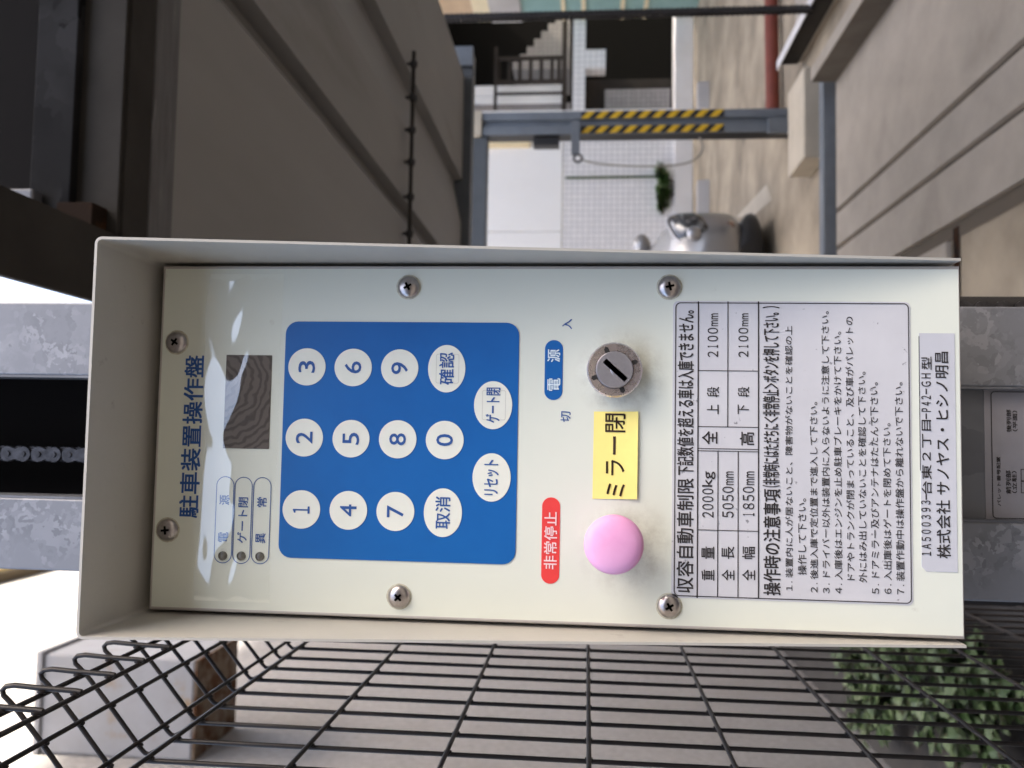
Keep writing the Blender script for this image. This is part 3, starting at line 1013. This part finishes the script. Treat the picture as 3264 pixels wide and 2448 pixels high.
# front beam: lower flange, face, upper angle
fbm = MB()
fbm.box(.332, 2.26, .882, .968, UZ - .002, UZ + .010, 0)
fbm.box(.332, 2.26, .800, .880, UZ - .001, UZ + .012, 1)
fbm.box(.332, 2.26, .790, .800, UZ + .004, UZ + .092, 1)
fbm.build('front_beam', [M['beamstreak'], M['beamdark']], up_, bevel=.002)
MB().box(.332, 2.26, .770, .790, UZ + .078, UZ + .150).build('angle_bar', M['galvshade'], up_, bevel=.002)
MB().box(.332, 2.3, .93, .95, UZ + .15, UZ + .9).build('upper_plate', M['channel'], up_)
A, B = at(205, 655, 'Y', .766), at(318, 825, 'Y', .766)
MB().box(B.x, A.x, .745, .789, B.z + .004, A.z).build('end_hole_block', M['rust_and_shadow'], up_, bevel=.002)  # block added in place of the dark, rusty hole at the beam end
A, B = at(20, 600, 'Y', .74), at(130, 800, 'Y', .74)
MB().box(.334, A.x, .74, .769, B.z + .02, A.z).build('guide_block', M['galvdark'], up_, bevel=.004)
# rear beam
A, B = at(1454, 300, 'Y', 4.63), at(1505, 300, 'Y', 4.63)
MB().box(.21, 2.42, 4.63, 4.75, B.z, A.z + .06).build('rear_beam', M['bluegrey2'], up_, bevel=.004)
A, B = at(1445, 152, 'Y', 4.62), at(1508, 212, 'Y', 4.62)
MB().box(B.x, A.x, 4.60, 4.629, B.z, A.z).build('end_plate', M['bluegrey'], up_, bevel=.003)
# pipe hung across below the deck
pr_ = thing('hung_pipe', (1.2, 3.0, UZ - .03), 'thin dark pipe with clamps hung across the underside of the upper pallet', 'pipe')
A, B = at(1299, 165, 'Y', 2.98), at(1294, 800, 'Y', 2.98)
zz = UZ - .028
mb = MB().tube([(A.x, 2.98, zz), (B.x - .1, 2.98, zz)], .009, 10)
mb.build('pipe', M['beamdark'], pr_, smooth=50)
for yy in (205, 312, 415, 517, 628, 745):
    q = at(1299, yy, 'Y', 2.98)
    mb = MB().tube([(q.x, 2.975, UZ + .002), (q.x, 2.975, zz - .018)], .0065, 8)
    mb.lathe((q.x - .012, 2.98, zz), [(.016, 0), (.016, .024)], 14, axis='X')
    mb.build('clamp', M['carblack'], pr_, smooth=40)

# ------------------------------------------------------------------ lower pallet and floor-level steel
lp = thing('lower_pallet', (1.5, 3, 0), 'pale lower parking pallet with grooves at floor level', 'parking pallet')
mb = MB()
prof = [(.93, .022), (1.165, .022), (1.17, .002), (1.192, .002), (1.197, .022), (1.39, .022), (1.395, .002), (1.420, .002), (1.425, .022), (2.215, .022)]
y0, y1 = .7, 4.72
v = [(x, y0, z) for x, z in prof] + [(x, y1, z) for x, z in prof]
n = len(prof)
for i in range(n - 1):
    mb.add([v[i], v[i+1], v[n+i+1], v[n+i]], [(0, 1, 2, 3)], 1 if prof[i][1] < .01 and prof[i+1][1] < .01 else 0)
mb.add([(.93, y1, .022), (2.215, y1, .022), (2.215, y1, 0), (.93, y1, 0)], [(0, 1, 2, 3)])
mb.add([(.93, y0, 0), (.93, y1, 0), (.93, y1, .022), (.93, y0, .022)], [(0, 1, 2, 3)])
mb.build('deck_sheet', [M['deck'], M['groove']], lp)
mb = MB()
mb.box(2.215, 2.245, .7, 4.72, .004, .166, 0)
mb.box(2.215, 2.30, .7, 4.72, .166, .172, 1)
mb.build('rim', [M['rimface'], M['deck']], lp, bevel=.002)
slot = MB().poly([(.858, .7, .004), (.925, .7, .004), (.925, 4.72, .004), (.858, 4.72, .004)])
tag(slot.build('edge_gap_shadow', M['groove']), kind='structure')  # flat dark strip painted as the shadow gap along the pallet edge
pad = MB().box(.36, .855, 3.13, 4.72, .001, .026)
tag(pad.build('floor_plate', M['deck'], bevel=.003), 'smooth pale floor plate left of the grooved lower pallet', 'floor plate')
sl = MB().poly([(.56, 3.05, .005), (.905, 3.05, .005), (.905, 3.11, .005), (.56, 3.11, .005)])
tag(sl.build('floor_gap_shadow', M['rust_and_shadow']), kind='structure')  # flat dark strip stands in for a shadow line in the floor
A = at(2619, 500, 'Y', 4.84)
bb = MB().box(.30, 2.36, 4.80, 4.90, .0, A.z)
tag(bb.build('base_beam', M['bluegrey'], bevel=.003), 'blue grey steel beam on the floor across the end of the lower pallet', 'beam')
A, B = at(2560, 263, 'Y', 5.0), at(2560, 505, 'Y', 5.0)
pl = MB().box(B.x, A.x + .1, 4.98, 5.42, .0, .15)
tag(pl.build('concrete_block', M['pale'], bevel=.01), 'pale concrete footing block beside the foot of the striped post', 'concrete block')
# next bay's pallet rim
np_ = thing('lower_pallet', (3.5, 3, 0), 'next parking pallet beyond the footing block, only its raised rim in view', 'parking pallet')
MB().box(2.74, 4.9, 1.0, 5.62, .010, .05).build('deck_sheet', M['deck'], np_)
mb = MB()
mb.box(2.735, 2.76, 1.0, 5.64, .03, .166, 0)
mb.box(2.70, 2.77, 1.0, 5.66, .166, .174, 1)
mb.build('rim', [M['beamdark'], M['curb']], np_, bevel=.002)
rp = MB().tube([(2.45, 6.25, .075), (6.0, 6.45, .075)], .055, 16)
tag(rp.build('red_pipe', M['redpipe'], smooth=50), 'red oxide pipe lying on the concrete behind the pallets', 'pipe')

# ------------------------------------------------------------------ striped gate post
GY = 5.8
gp = thing('gate_post', (2.36, GY, 0), 'blue grey steel gate post with yellow and black hazard tape', 'post')
A, B = at(2000, 352, 'Y', GY), at(2000, 425, 'Y', GY)
gx1, gx0 = A.x, B.x
gz1 = at(1536, 385, 'Y', GY).z
gw = gx1 - gx0
mb = MB()
fl_ = gw*.36
mb.box(gx0, gx0 + fl_, GY, GY + .012, 0.0, gz1)
mb.box(gx1 - fl_, gx1, GY, GY + .012, 0.0, gz1)
mb.box(gx0 + fl_ - .012, gx0 + fl_, GY + .012, GY + .05, 0.0, gz1)
mb.box(gx1 - fl_, gx1 - fl_ + .012, GY + .012, GY + .05, 0.0, gz1)
mb.box(gx0 + fl_, gx1 - fl_, GY + .03, GY + .045, 0.0, gz1)
mb.box(gx0, gx0 + .012, GY + .012, GY + .16, 0.0, gz1, 1)  # left side coloured black to carry its shade
mb.box(gx1 - .012, gx1, GY + .012, GY + .16, 0.0, gz1)
mb.build('column', [M['bluegrey'], M['carblack']], gp, bevel=.002)
tz1, tz0 = at(1853, 390, 'Y', GY).z, at(2308, 390, 'Y', GY).z
for xa, xb in ((gx0 + .004, gx0 + fl_ - .004), (gx1 - fl_ + .004, gx1 - .004)):
    mb = MB().box(xa, xb, GY - .003, GY - .0005, tz0, tz1, 0)
    wdt = xb - xa
    per = (tz1 - tz0)/10.0
    z = tz0 - per
    sh = wdt*1.0
    while z < tz1:
        a0, a1 = z, z + per*.52
        poly = [(xa, a0 + sh), (xb, a0), (xb, a1), (xa, a1 + sh)]
        # clip to the tape
        def clip(ps, keep, cut):
            o_ = []
            for i in range(len(ps)):
                p1, p2 = ps[i], ps[(i+1) % len(ps)]
                if keep(p1):
                    o_.append(p1)
                if keep(p1) != keep(p2):
                    t_ = (cut - p1[1])/(p2[1] - p1[1])
                    o_.append((p1[0] + (p2[0] - p1[0])*t_, cut))
            return o_
        ps = clip(poly, lambda q: q[1] >= tz0, tz0)
        ps = clip(ps, lambda q: q[1] <= tz1, tz1) if len(ps) > 2 else []
        if len(ps) > 2:
            mb.poly([(q[0], GY - .0045, q[1]) for q in ps], 1)
        z += per
    mb.build('hazard_tape', [M['blacktape'], M['yellowtape']], gp)
A = at(1836, 425, 'Y', GY - .02)
mb = MB()
mb.box(gx0 - .17, gx0 + .085, GY - .05, GY - .012, A.z - .03, A.z + .035)
mb.build('bracket_arm', M['bluegrey'], gp, bevel=.003)
R_ = at(1838, 490, 'Y', GY - .03)
mb = MB().box(R_.x - .01, gx0 - .16, GY - .045, GY - .018, R_.z - .02, R_.z + .02)
ringpts = [(R_.x - .035 + .03*math.cos(2*math.pi*k/16), GY - .03, R_.z - .01 + .03*math.sin(2*math.pi*k/16)) for k in range(17)]
mb.tube(ringpts, .009, 8, cap=False)
mb.build('rope_ring', M['carblack'], gp, smooth=40)
A, B = at(2440, 345, 'Y', GY - .03), at(2500, 437, 'Y', GY - .03)
MB().box(gx0 - .02, gx0 + gw*.55, GY - .035, GY - .001, B.z - .12, A.z - .02).build('foot_plate', M['bluegrey'], gp, bevel=.004)
A = at(1520, 355, 'Y', GY)
hd = MB().box(-1.0, gx0 - .002, GY + .02, GY + .16, at(1548, 600, 'Y', GY).z, at(1505, 600, 'Y', GY).z)
hd.build('head_beam', M['bluegrey2'], gp, bevel=.003)
A, B = at(1510, 345, 'Y', GY), at(1555, 400, 'Y', GY)
MB().box(gx0 - .01, gx1 + .01, GY - .02, GY + .17, gz1 + .001, gz1 + .09).build('cap_plate', M['pale'], gp, bevel=.003)
A = at(1740, 445, 'Y', GY)
MB().box(A.x - .03, A.x + .03, GY + .03, GY + .14, A.z - .1, A.z + .1).build('lock_box', M['carblack'], gp, bevel=.006)
# hanging rope
pts = []
ctrl = [(1850, 506), (1880, 517), (1930, 524), (2000, 529), (2080, 530), (2150, 527), (2200, 516), (2232, 492), (2240, 462), (2228, 436)]
cp = [at(x, y, 'Y', GY - .02) for x, y in ctrl]
for i in range(len(cp) - 1):
    a_, b_, c_, d_ = cp[max(0, i-1)], cp[i], cp[i+1], cp[min(len(cp)-1, i+2)]
    for k in range(6):
        t = k/6
        pts.append(.5*((2*b_) + (c_ - a_)*t + (2*a_ - 5*b_ + 4*c_ - d_)*t*t + (3*b_ - a_ - 3*c_ + d_)*t**3))
pts.append(cp[-1])
rope = MB().tube(pts, .007, 8).build('rope', M['rope'], smooth=60)
tag(rope, 'thin grey rope hanging in a loop from the ring on the striped gate post', 'rope')

# ------------------------------------------------------------------ building at the back
WY = 12.2
bk = thing('tiled_building', (3, WY, 0), 'white tiled building with dark stairwell across the back of the yard', 'building')
def wb(x0, x1, y0, y1, Y=WY):
    """photo box on the back wall: world x0, x1, z0, z1"""
    a, b = at(x0, (y0+y1)/2, 'Y', Y), at(x1, (y0+y1)/2, 'Y', Y)
    xm = (x0 + x1)/2
    c, d = at(xm, y0, 'Y', Y), at(xm, y1, 'Y', Y)
    return d.x, c.x, b.z, a.z
zc1 = at(2147, 600, 'Y', WY).z                     # top of the plinth
zt1 = at(1794, 600, 'Y', WY).z                     # top of the tiles
zp1 = at(1380, 600, 'Y', WY).z + 1.2
xsp = at(1840, 350, 'Y', WY).x                     # where the open part begins
MB().box(-1.6, 9.0, WY - .12, WY + .3, 0, zc1).build('plinth', M['curb'], bk, bevel=.01)
MB().box(-1.6, xsp, WY, WY + .3, zc1, zt1).build('tiled_wall', M['tile'], bk)
mb = MB()
xx = -1.6
while xx < xsp - .05:
    x2 = min(xsp, xx + 2.35)
    mb.box(xx + .004, x2 - .004, WY - .015, WY + .3, zt1 + .012, zp1)
    xx = x2
mb.build('wall_panel', M['white'], bk, bevel=.004)
MB().box(-1.6, 9, WY + .002, WY + .35, zp1 + .001, 7.5).build('upper_wall', M['greyfacade'], bk)
t_ = wb(1545, 1688, 444, 460, WY - .05)
MB().box(t_[0] - .05, t_[1], WY - .1, WY - .018, t_[2], t_[3]).build('trim', M['trimcream'], bk)
# open stairwell part
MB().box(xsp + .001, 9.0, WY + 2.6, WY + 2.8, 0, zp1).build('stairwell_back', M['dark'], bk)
MB().box(xsp + .001, 9.0, WY + .01, WY + 2.6, zp1 - .6, zp1 - .4).build('stairwell_ceiling', M['brownwall'], bk)
a = wb(1826, 1866, 40, 352)
MB().box(xsp + .002, 9.0, WY, WY + .3, a[2], a[3]).build('tiled_band', M['tile'], bk)
a = wb(1863, 1930, 158, 217)
MB().box(a[0], a[1], WY - .005, WY + .28, a[2], a[3] - .002).build('tiled_pier', M['tile'], bk)
a = wb(1929, 2141, 262, 312)
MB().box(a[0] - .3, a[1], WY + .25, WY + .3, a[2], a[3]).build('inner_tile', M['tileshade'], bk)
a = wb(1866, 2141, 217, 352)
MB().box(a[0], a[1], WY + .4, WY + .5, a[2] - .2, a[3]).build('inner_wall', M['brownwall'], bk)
# stair flight in the upper opening
mb = MB()
for k in range(8):
    a = at(1795 - 22*k, 62 + 24*k, 'Y', WY + 1.6)
    b = at(1795 - 22*k, 86 + 24*k, 'Y', WY + 1.6)
    zb_ = at(1818, 100, 'Y', WY + 1.6).z
    mb.box(b.x, a.x, WY + 1.2, WY + 2.3, zb_, a.z)
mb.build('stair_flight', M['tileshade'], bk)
mb = MB()
for k in range(9):
    q = at(1600, 195 + 8*k, 'Y', WY + .5)
for xq in (1590, 1624, 1658, 1692, 1726, 1760, 1782):
    a, b = at(xq, 190, 'Y', WY + .5), at(xq, 265, 'Y', WY + .5)
    mb.box(b.x, a.x, WY + .49, WY + .52, a.z - .03, a.z + .03)
for yq, th in ((188, .03), (263, .03), (300, .02)):
    a, b = at(1585, yq, 'Y', WY + .48), at(1800, yq, 'Y', WY + .48)
    mb.box(a.x - th, a.x + th, WY + .46, WY + .49, b.z, a.z)
a, b = at(1582, 150, 'Y', WY + .45), at(1582, 352, 'Y', WY + .45)
mb.box(b.x, a.x, WY + .43, WY + .46, a.z - .025, a.z + .025)
a, b = at(1800, 40, 'Y', WY + .45), at(1800, 352, 'Y', WY + .45)
mb.box(b.x, a.x, WY + .43, WY + .46, a.z - .05, a.z + .03)
mb.build('stair_railing', M['brownwall'], bk)
for ya_, yb_ in ((272, 305), (308, 330)):
    a = wb(1500, 1795, ya_, yb_, WY + .7)
    MB().box(a[0], a[1], WY + .7, WY + .75, a[2], a[3]).build('balustrade_panel', M['white'], bk)
a = wb(1500, 1818, 330, 352, WY + .72)
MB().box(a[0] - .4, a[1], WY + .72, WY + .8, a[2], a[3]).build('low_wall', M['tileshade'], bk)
dp = MB().tube([at(1803, 567, 'Y', WY - .06), at(2110, 562, 'Y', WY - .06)], .018, 10)
tag(dp.build('drain_pipe', M['leaf'], smooth=50), 'thin dark green pipe running up the white tiles', 'pipe')

# right-hand building and unseen blocks added for shade
TX = 6.26
tb = thing('shutter_building', (TX, 10.5, 0), 'building with teal shutters and orange cladding at the far right of the yard', 'building')
zA = at(1660, 10, 'Y', 11.5).z
MB().box(TX, 11.5, 9.0, 11.9, 0, zA).build('shutter', M['teal'], tb)
for xq in (1795, 1860, 1985, 2060):
    a = at(xq, 10, 'Y', 11.5)
    MB().box(TX - .03, TX - .001, 9.0, 11.9, a.z - .03, a.z + .03).build('shutter_rail', M['creamwall'], tb)
zB = at(1560, 10, 'Y', 11.5).z
MB().box(TX - .04, 11.5, 9.0, 11.9, zA + .001, zB).build('lintel', M['greyfacade'], tb)
MB().box(TX - .02, 11.5, 9.0, 11.9, zB + .001, zB + .25).build('ledge', M['creamwall'], tb)
MB().box(TX, 11.5, 9.0, 11.9, zB + .251, 4.6).build('cladding', M['orange'], tb)
MB().box(TX + .01, 11.5, 9.0, 11.9, 4.601, 12.3).build('shade_storey', M['greyfacade'], tb)  # unseen upper part added at this height to shade the yard
rb = thing('shade_block', (7, 2, 0), 'unseen tall grey block added right of the parking lift for its shadow', 'building')  # unseen block added to keep sun off the yard and lower left wall
MB().box(6.3, 12, -2.2, 8.95, 0, 12.3).build('wall', M['greyfacade'], rb)  # wall of the unseen block added for its shadow
sb = thing('added_street_building', (0, -11, 0), 'unseen dark brown building added across the street behind the viewer to block low sky', 'building')  # unseen, added and sized to cut low sky light on the panel
MB().box(-45, 45, -12, -11, 0, 7.1).build('wall', M['siding'], sb)  # wall of the unseen building added to block low sky
MB().box(-45, 45, -12.2, -10.8, 7.101, 7.25).build('added_parapet', M['beamdark'], sb)

# ------------------------------------------------------------------ neighbour wall on the left
LX = -1.6
lw = thing('stucco_building', (LX, 6, 0), 'neighbouring building with rough stucco wall left of the mesh fence', 'building')
zw = 7.55
MB().box(LX - .3, LX, .6, 16, 0, zw).build('stucco_wall', M['stucco'], lw)
MB().box(LX - .3, LX + .10, .6, 16, zw + .001, zw + .05).build('eave_shadow_strip', M['eavedark'], lw)
MB().box(LX + .04, LX + .14, .6, 16, zw + .051, zw + .11).build('flashing', M['eave'], lw)
MB().box(LX - .3, LX + .04, .6, 16, zw + .052, zw + 3.2).build('cladding', M['cladding'], lw)

# box mounted on that wall
BY = 3.55
A, B = at(130, 2082, 'Y', BY), at(623, 2406, 'Y', BY)
wbx = thing('wall_box', (LX, BY, B.z), 'white steel box with rusty underside mounted high on the stucco wall', 'box')
bx0, bx1, bz0, bz1 = max(LX + .001, B.x), at(600, 2104, 'Y', BY).x, at(623, 2250, 'Y', BY).z, A.z
bd = .50
mb = MB()
mb.box(LX + .002, bx1, BY, BY + bd, bz0 + .012, bz1 - .02)
mb.build('casing', M['boxwhite'], wbx, bevel=.012)
MB().box(LX + .002, bx1 + .014, BY - .016, BY + bd + .02, bz1 - .019, bz1 + .012).build('lid', M['boxwhite'], wbx, bevel=.006)
MB().box(LX + .004, bx1 - .004, BY + .004, BY + bd - .004, bz0, bz0 + .011).build('underside', M['rust'], wbx)

# ------------------------------------------------------------------ plants
def leaf(mb, c, d, upv, L, W, m):
    d = d.normalized()
    s = d.cross(upv).normalized()
    n_ = s.cross(d)
    pts = [c, c + d*L*.3 + s*W*.5 + n_*W*.08, c + d*L*.65 + s*W*.42 + n_*W*.02, c + d*L - n_*W*.18, c + d*L*.65 - s*W*.42 + n_*W*.02, c + d*L*.3 - s*W*.5 + n_*W*.08]
    mid = c + d*L*.5 - n_*W*.10
    mb.add(pts + [mid], [(0, 1, 6), (1, 2, 6), (2, 3, 6), (3, 4, 6), (4, 5, 6), (5, 0, 6)], m)

def shrub(name, base, rx, ry, hgt, nb_, nl, L, label, cat, group=None, ms=('leaf', 'leaf2')):
    r_ = thing(name, base, label, cat, group)
    st, lf = MB(), MB()
    base = Vector(base)
    for k in range(nb_):
        a = random.uniform(0, 6.283)
        q = math.sqrt(random.random())
        tip = base + Vector((rx*q*math.cos(a), ry*q*math.sin(a), hgt*random.uniform(.55, 1.0)*(1 - .35*q)))
        root = base + Vector((rx*.25*math.cos(a), ry*.25*math.sin(a), 0))
        midp = (root + tip)/2 + Vector((random.uniform(-.04, .04), random.uniform(-.04, .04), .05))
        st.tube([root, midp, tip], .003, 5)
        for j in range(nl):
            t = (j + .5)/nl
            t = .25 + .75*t
            p0 = root.lerp(midp, min(1, t*2)) if t < .5 else midp.lerp(tip, t*2 - 1)
            a2 = random.uniform(0, 6.283)
            d = Vector((math.cos(a2), math.sin(a2), random.uniform(-.35, .6)))
            leaf(lf, p0, d, Vector((random.uniform(-.3, .3), random.uniform(-.3, .3), 1)), L*random.uniform(.7, 1.25), L*random.uniform(.75, 1.0), 0 if random.random() < .5 else 1)
    st.build('stem', M['stem'], r_, smooth=60)
    lf.build('foliage', [M[k] for k in ms], r_)
    return r_
shrub('shrub', (-.88, 2.9, 0), .30, .72, .40, 85, 14, .056, 'low leafy green shrub behind the mesh fence, nearest to the post', 'shrub', 'shrubs at the foot of the stucco wall')
shrub('shrub', (-1.15, 3.75, 0), .30, .45, .32, 50, 14, .054, 'smaller leafy green shrub against the stucco wall behind the mesh fence', 'shrub', 'shrubs at the foot of the stucco wall')
q = at(2146, 590, 'Y', WY - .2)
shrub('weed', (q.x, WY - .06, zc1 + .002), .40, .05, .36, 30, 9, .12, 'green weeds growing on the white plinth of the tiled building', 'plant', ms=('weed', 'leaf2'))

# ------------------------------------------------------------------ car
CY0 = 6.45
car = thing('parked_car', (1.0, CY0 + 2.0, 0), 'silver car facing the lift, mostly hidden behind the control panel', 'car')
cxm = at(2300, 684, 'Y', CY0 + .3).x - .845
def loft(mb, st, m=0, seg=20):
    """stations (y, half width, z bottom, z top, squareness)"""
    rings_ = []
    for y, hw, zb_, zt_, sq in st:
        rg = []
        for k in range(seg):
            a = 2*math.pi*k/seg
            ca, sa = math.cos(a), math.sin(a)
            ex = 2.0/sq
            rg.append((cxm + hw*math.copysign(abs(ca)**ex, ca), y, (zb_+zt_)/2 + (zt_-zb_)/2*math.copysign(abs(sa)**ex, sa)))
        rings_.append(rg)
    n_ = len(rings_)
    v_ = [p for r in rings_ for p in r]
    f_ = [(i*seg + k, (i+1)*seg + k, (i+1)*seg + (k+1) % seg, i*seg + (k+1) % seg) for i in range(n_-1) for k in range(seg)]
    f_ += [tuple(range(seg)), tuple((n_-1)*seg + k for k in range(seg-1, -1, -1))]
    mb.add(v_, f_, m)
mb = MB()
loft(mb, [(CY0, .55, .36, .58, 3), (CY0 + .02, .66, .28, .66, 3.2), (CY0 + .07, .76, .23, .74, 3.6), (CY0 + .16, .825, .21, .81, 4), (CY0 + .32, .845, .20, .88, 4), (CY0 + .65, .85, .19, .96, 4), (CY0 + 1.0, .85, .18, 1.0, 4),
          (CY0 + 1.3, .85, .18, 1.03, 4.2), (CY0 + 2.4, .86, .18, 1.04, 4.4), (CY0 + 3.4, .85, .20, 1.04, 4.2), (CY0 + 3.85, .80, .26, 1.0, 3.6), (CY0 + 4.0, .66, .34, .90, 3)], 0, 40)
body = mb.build('body', M['carpaint'], car, smooth=60)
mb = MB()
loft(mb, [(CY0 + 1.05, .70, .90, .96, 3), (CY0 + 1.35, .72, .92, 1.16, 3.2), (CY0 + 1.75, .70, .92, 1.42, 3.4), (CY0 + 2.1, .68, .92, 1.49, 3.6), (CY0 + 3.1, .68, .92, 1.49, 3.6), (CY0 + 3.6, .68, .92, 1.30, 3.2), (CY0 + 3.85, .66, .92, 1.0, 3)], 0, 28)
mb.build('cabin_glass', M['glassdark'], car, smooth=60)
mb = MB()
loft(mb, [(CY0 + 1.85, .60, 1.455, 1.49, 3), (CY0 + 2.15, .64, 1.46, 1.515, 3), (CY0 + 3.05, .64, 1.46, 1.515, 3), (CY0 + 3.3, .60, 1.44, 1.47, 3)], 0, 24)
mb.build('roof', M['carpaint'], car, smooth=60)
for sgn in (1, -1):
    hl = MB()
    for rr_, dd in ((0, 0),):
        seg, nn = 20, 10
        vs = []
        cxh, cyh, czh = cxm + sgn*.665, CY0 + .185, .665
        for i in range(nn + 1):
            th = math.pi*i/nn
            for k in range(seg):
                ph = 2*math.pi*k/seg
                px_, py_, pz_ = .175*math.sin(th)*math.copysign(abs(math.cos(ph))**.7, math.cos(ph)), .145*math.cos(th), .165*math.sin(th)*math.copysign(abs(math.sin(ph))**.7, math.sin(ph))
                ang = rad(30)*sgn
                vs.append((cxh + px_*math.cos(ang) - py_*math.sin(ang), cyh + px_*math.sin(ang) + py_*math.cos(ang) + .30*pz_, czh + pz_ + .35*sgn*px_))
        hl.add(vs, [(i*seg + k, i*seg + (k+1) % seg, (i+1)*seg + (k+1) % seg, (i+1)*seg + k) for i in range(nn) for k in range(seg)])
    for sc_, rr in ((1.0, .011),):
        rim_ = []
        for k in range(33):
            ph = 2*math.pi*k/32
            px_, pz_ = .178*math.copysign(abs(math.cos(ph))**.7, math.cos(ph)), .168*math.copysign(abs(math.sin(ph))**.7, math.sin(ph))
            py_ = -.035
            rim_.append((cxh + px_*math.cos(ang) - py_*math.sin(ang), cyh + px_*math.sin(ang) + py_*math.cos(ang) + .30*pz_, czh + pz_ + .35*sgn*px_))
        trim_ = MB().tube(rim_, rr, 8, cap=False)
    ho = hl.build('headlight', M['headlamp'], car, smooth=80)
    trim_.build('headlight_trim', M['rimsilver'], ho, smooth=60)
    MB().lathe((cxh - sgn*.05, cyh - .165, czh), [(.055, 0), (.055, .02), (.045, .035), (.01, .04)], 20).build('bulb', M['rimsilver'], ho, smooth=50)
    MB().lathe((cxm + sgn*.68, CY0 + .16, .37), [(.045, 0), (.045, .10), (.035, .112), (.005, .116)], 20).build('fog_lamp', M['foglens'], car, smooth=50)
    wh = MB()
    for yw in (CY0 + .80,):
        wh.lathe((cxm + sgn*.72 - .095, yw, .30), [(.19, 0), (.29, .004), (.30, .02), (.30, .17), (.29, .186), (.19, .19)], 32, axis='X')
    wo_ = wh.build('wheel', M['tyre'], car, smooth=40)
    MB().lathe((cxm + sgn*.72 - .10, CY0 + .80, .30), [(.18, -.001), (.18, .202), (.02, .203)], 24, axis='X').build('rim', M['rimsilver'], wo_, smooth=40)
    mi = MB()
    mq = at(2046, 782, 'Y', CY0 + 1.35)
    mrx, mrz = cxm + sgn*(mq.x - cxm), mq.z
    vs = []
    for i in range(9):
        th = math.pi*i/8
        for k in range(16):
            ph = 2*math.pi*k/16
            vs.append((mrx + .11*math.sin(th)*math.cos(ph), CY0 + 1.35 + .07*math.cos(th), mrz + .085*math.sin(th)*math.sin(ph)))
    mi.add(vs, [(i*16 + k, i*16 + (k+1) % 16, (i+1)*16 + (k+1) % 16, (i+1)*16 + k) for i in range(8) for k in range(16)])
    mi.box(min(cxm + sgn*.78, mrx), max(cxm + sgn*.78, mrx), CY0 + 1.34, CY0 + 1.38, mrz - .07, mrz - .03)
    mi.build('mirror', M['carpaint'], car, smooth=70)
mb = MB()
mb.box(cxm - .40, cxm + .40, CY0 - .012, CY0 + .05, .44, .54)
mb.build('grille', M['carblack'], car, bevel=.02)
mb = MB()
loft(mb, [(CY0 + .02, .58, .10, .32, 3), (CY0 + .08, .75, .07, .31, 3), (CY0 + .2, .83, .06, .29, 3), (CY0 + .5, .845, .06, .28, 3), (CY0 + 1.2, .845, .06, .28, 3)], 0, 24)
mb.build('bumper_skirt', M['carblack'], car, smooth=60)

# painted line and wheel stops in the yard
pts = [at(x, y, 'Z', .004) for x, y in ((2347, 692), (2398, 692), (2460, 636), (2443, 588))]
ln = MB().poly([(p.x, p.y, .004) for p in pts])
tag(ln.build('parking_line', M['pale']), kind='structure')
for (ya, yb), lab_ in (((258, 345), 'pale concrete wheel stop at the foot of the wall, behind the striped post'), ((572, 700), 'pale concrete wheel stop at the foot of the wall, under the weeds')):
    a, b = at(2262, ya, 'Z', 0), at(2262, yb, 'Z', 0)
    x0_, x1_ = b.x, a.x
    y0_ = (a.y + b.y)/2
    h_ = at(2222, (ya + yb)/2, 'Y', y0_ + .06).z
    ws_ = MB()
    pr = [(y0_, 0), (y0_ + .16, 0), (y0_ + .13, h_), (y0_ + .03, h_)]
    vv = [(x0_, p[0], p[1]) for p in pr] + [(x1_, p[0], p[1]) for p in pr]
    ws_.add(vv, [(0, 1, 2, 3), (7, 6, 5, 4)] + [(i, i + 4, (i+1) % 4 + 4, (i+1) % 4) for i in range(4)])
    tag(ws_.build('wheel_stop', M['greyfacade'], bevel=.008), lab_, 'wheel stop', 'wheel stops along the wall')
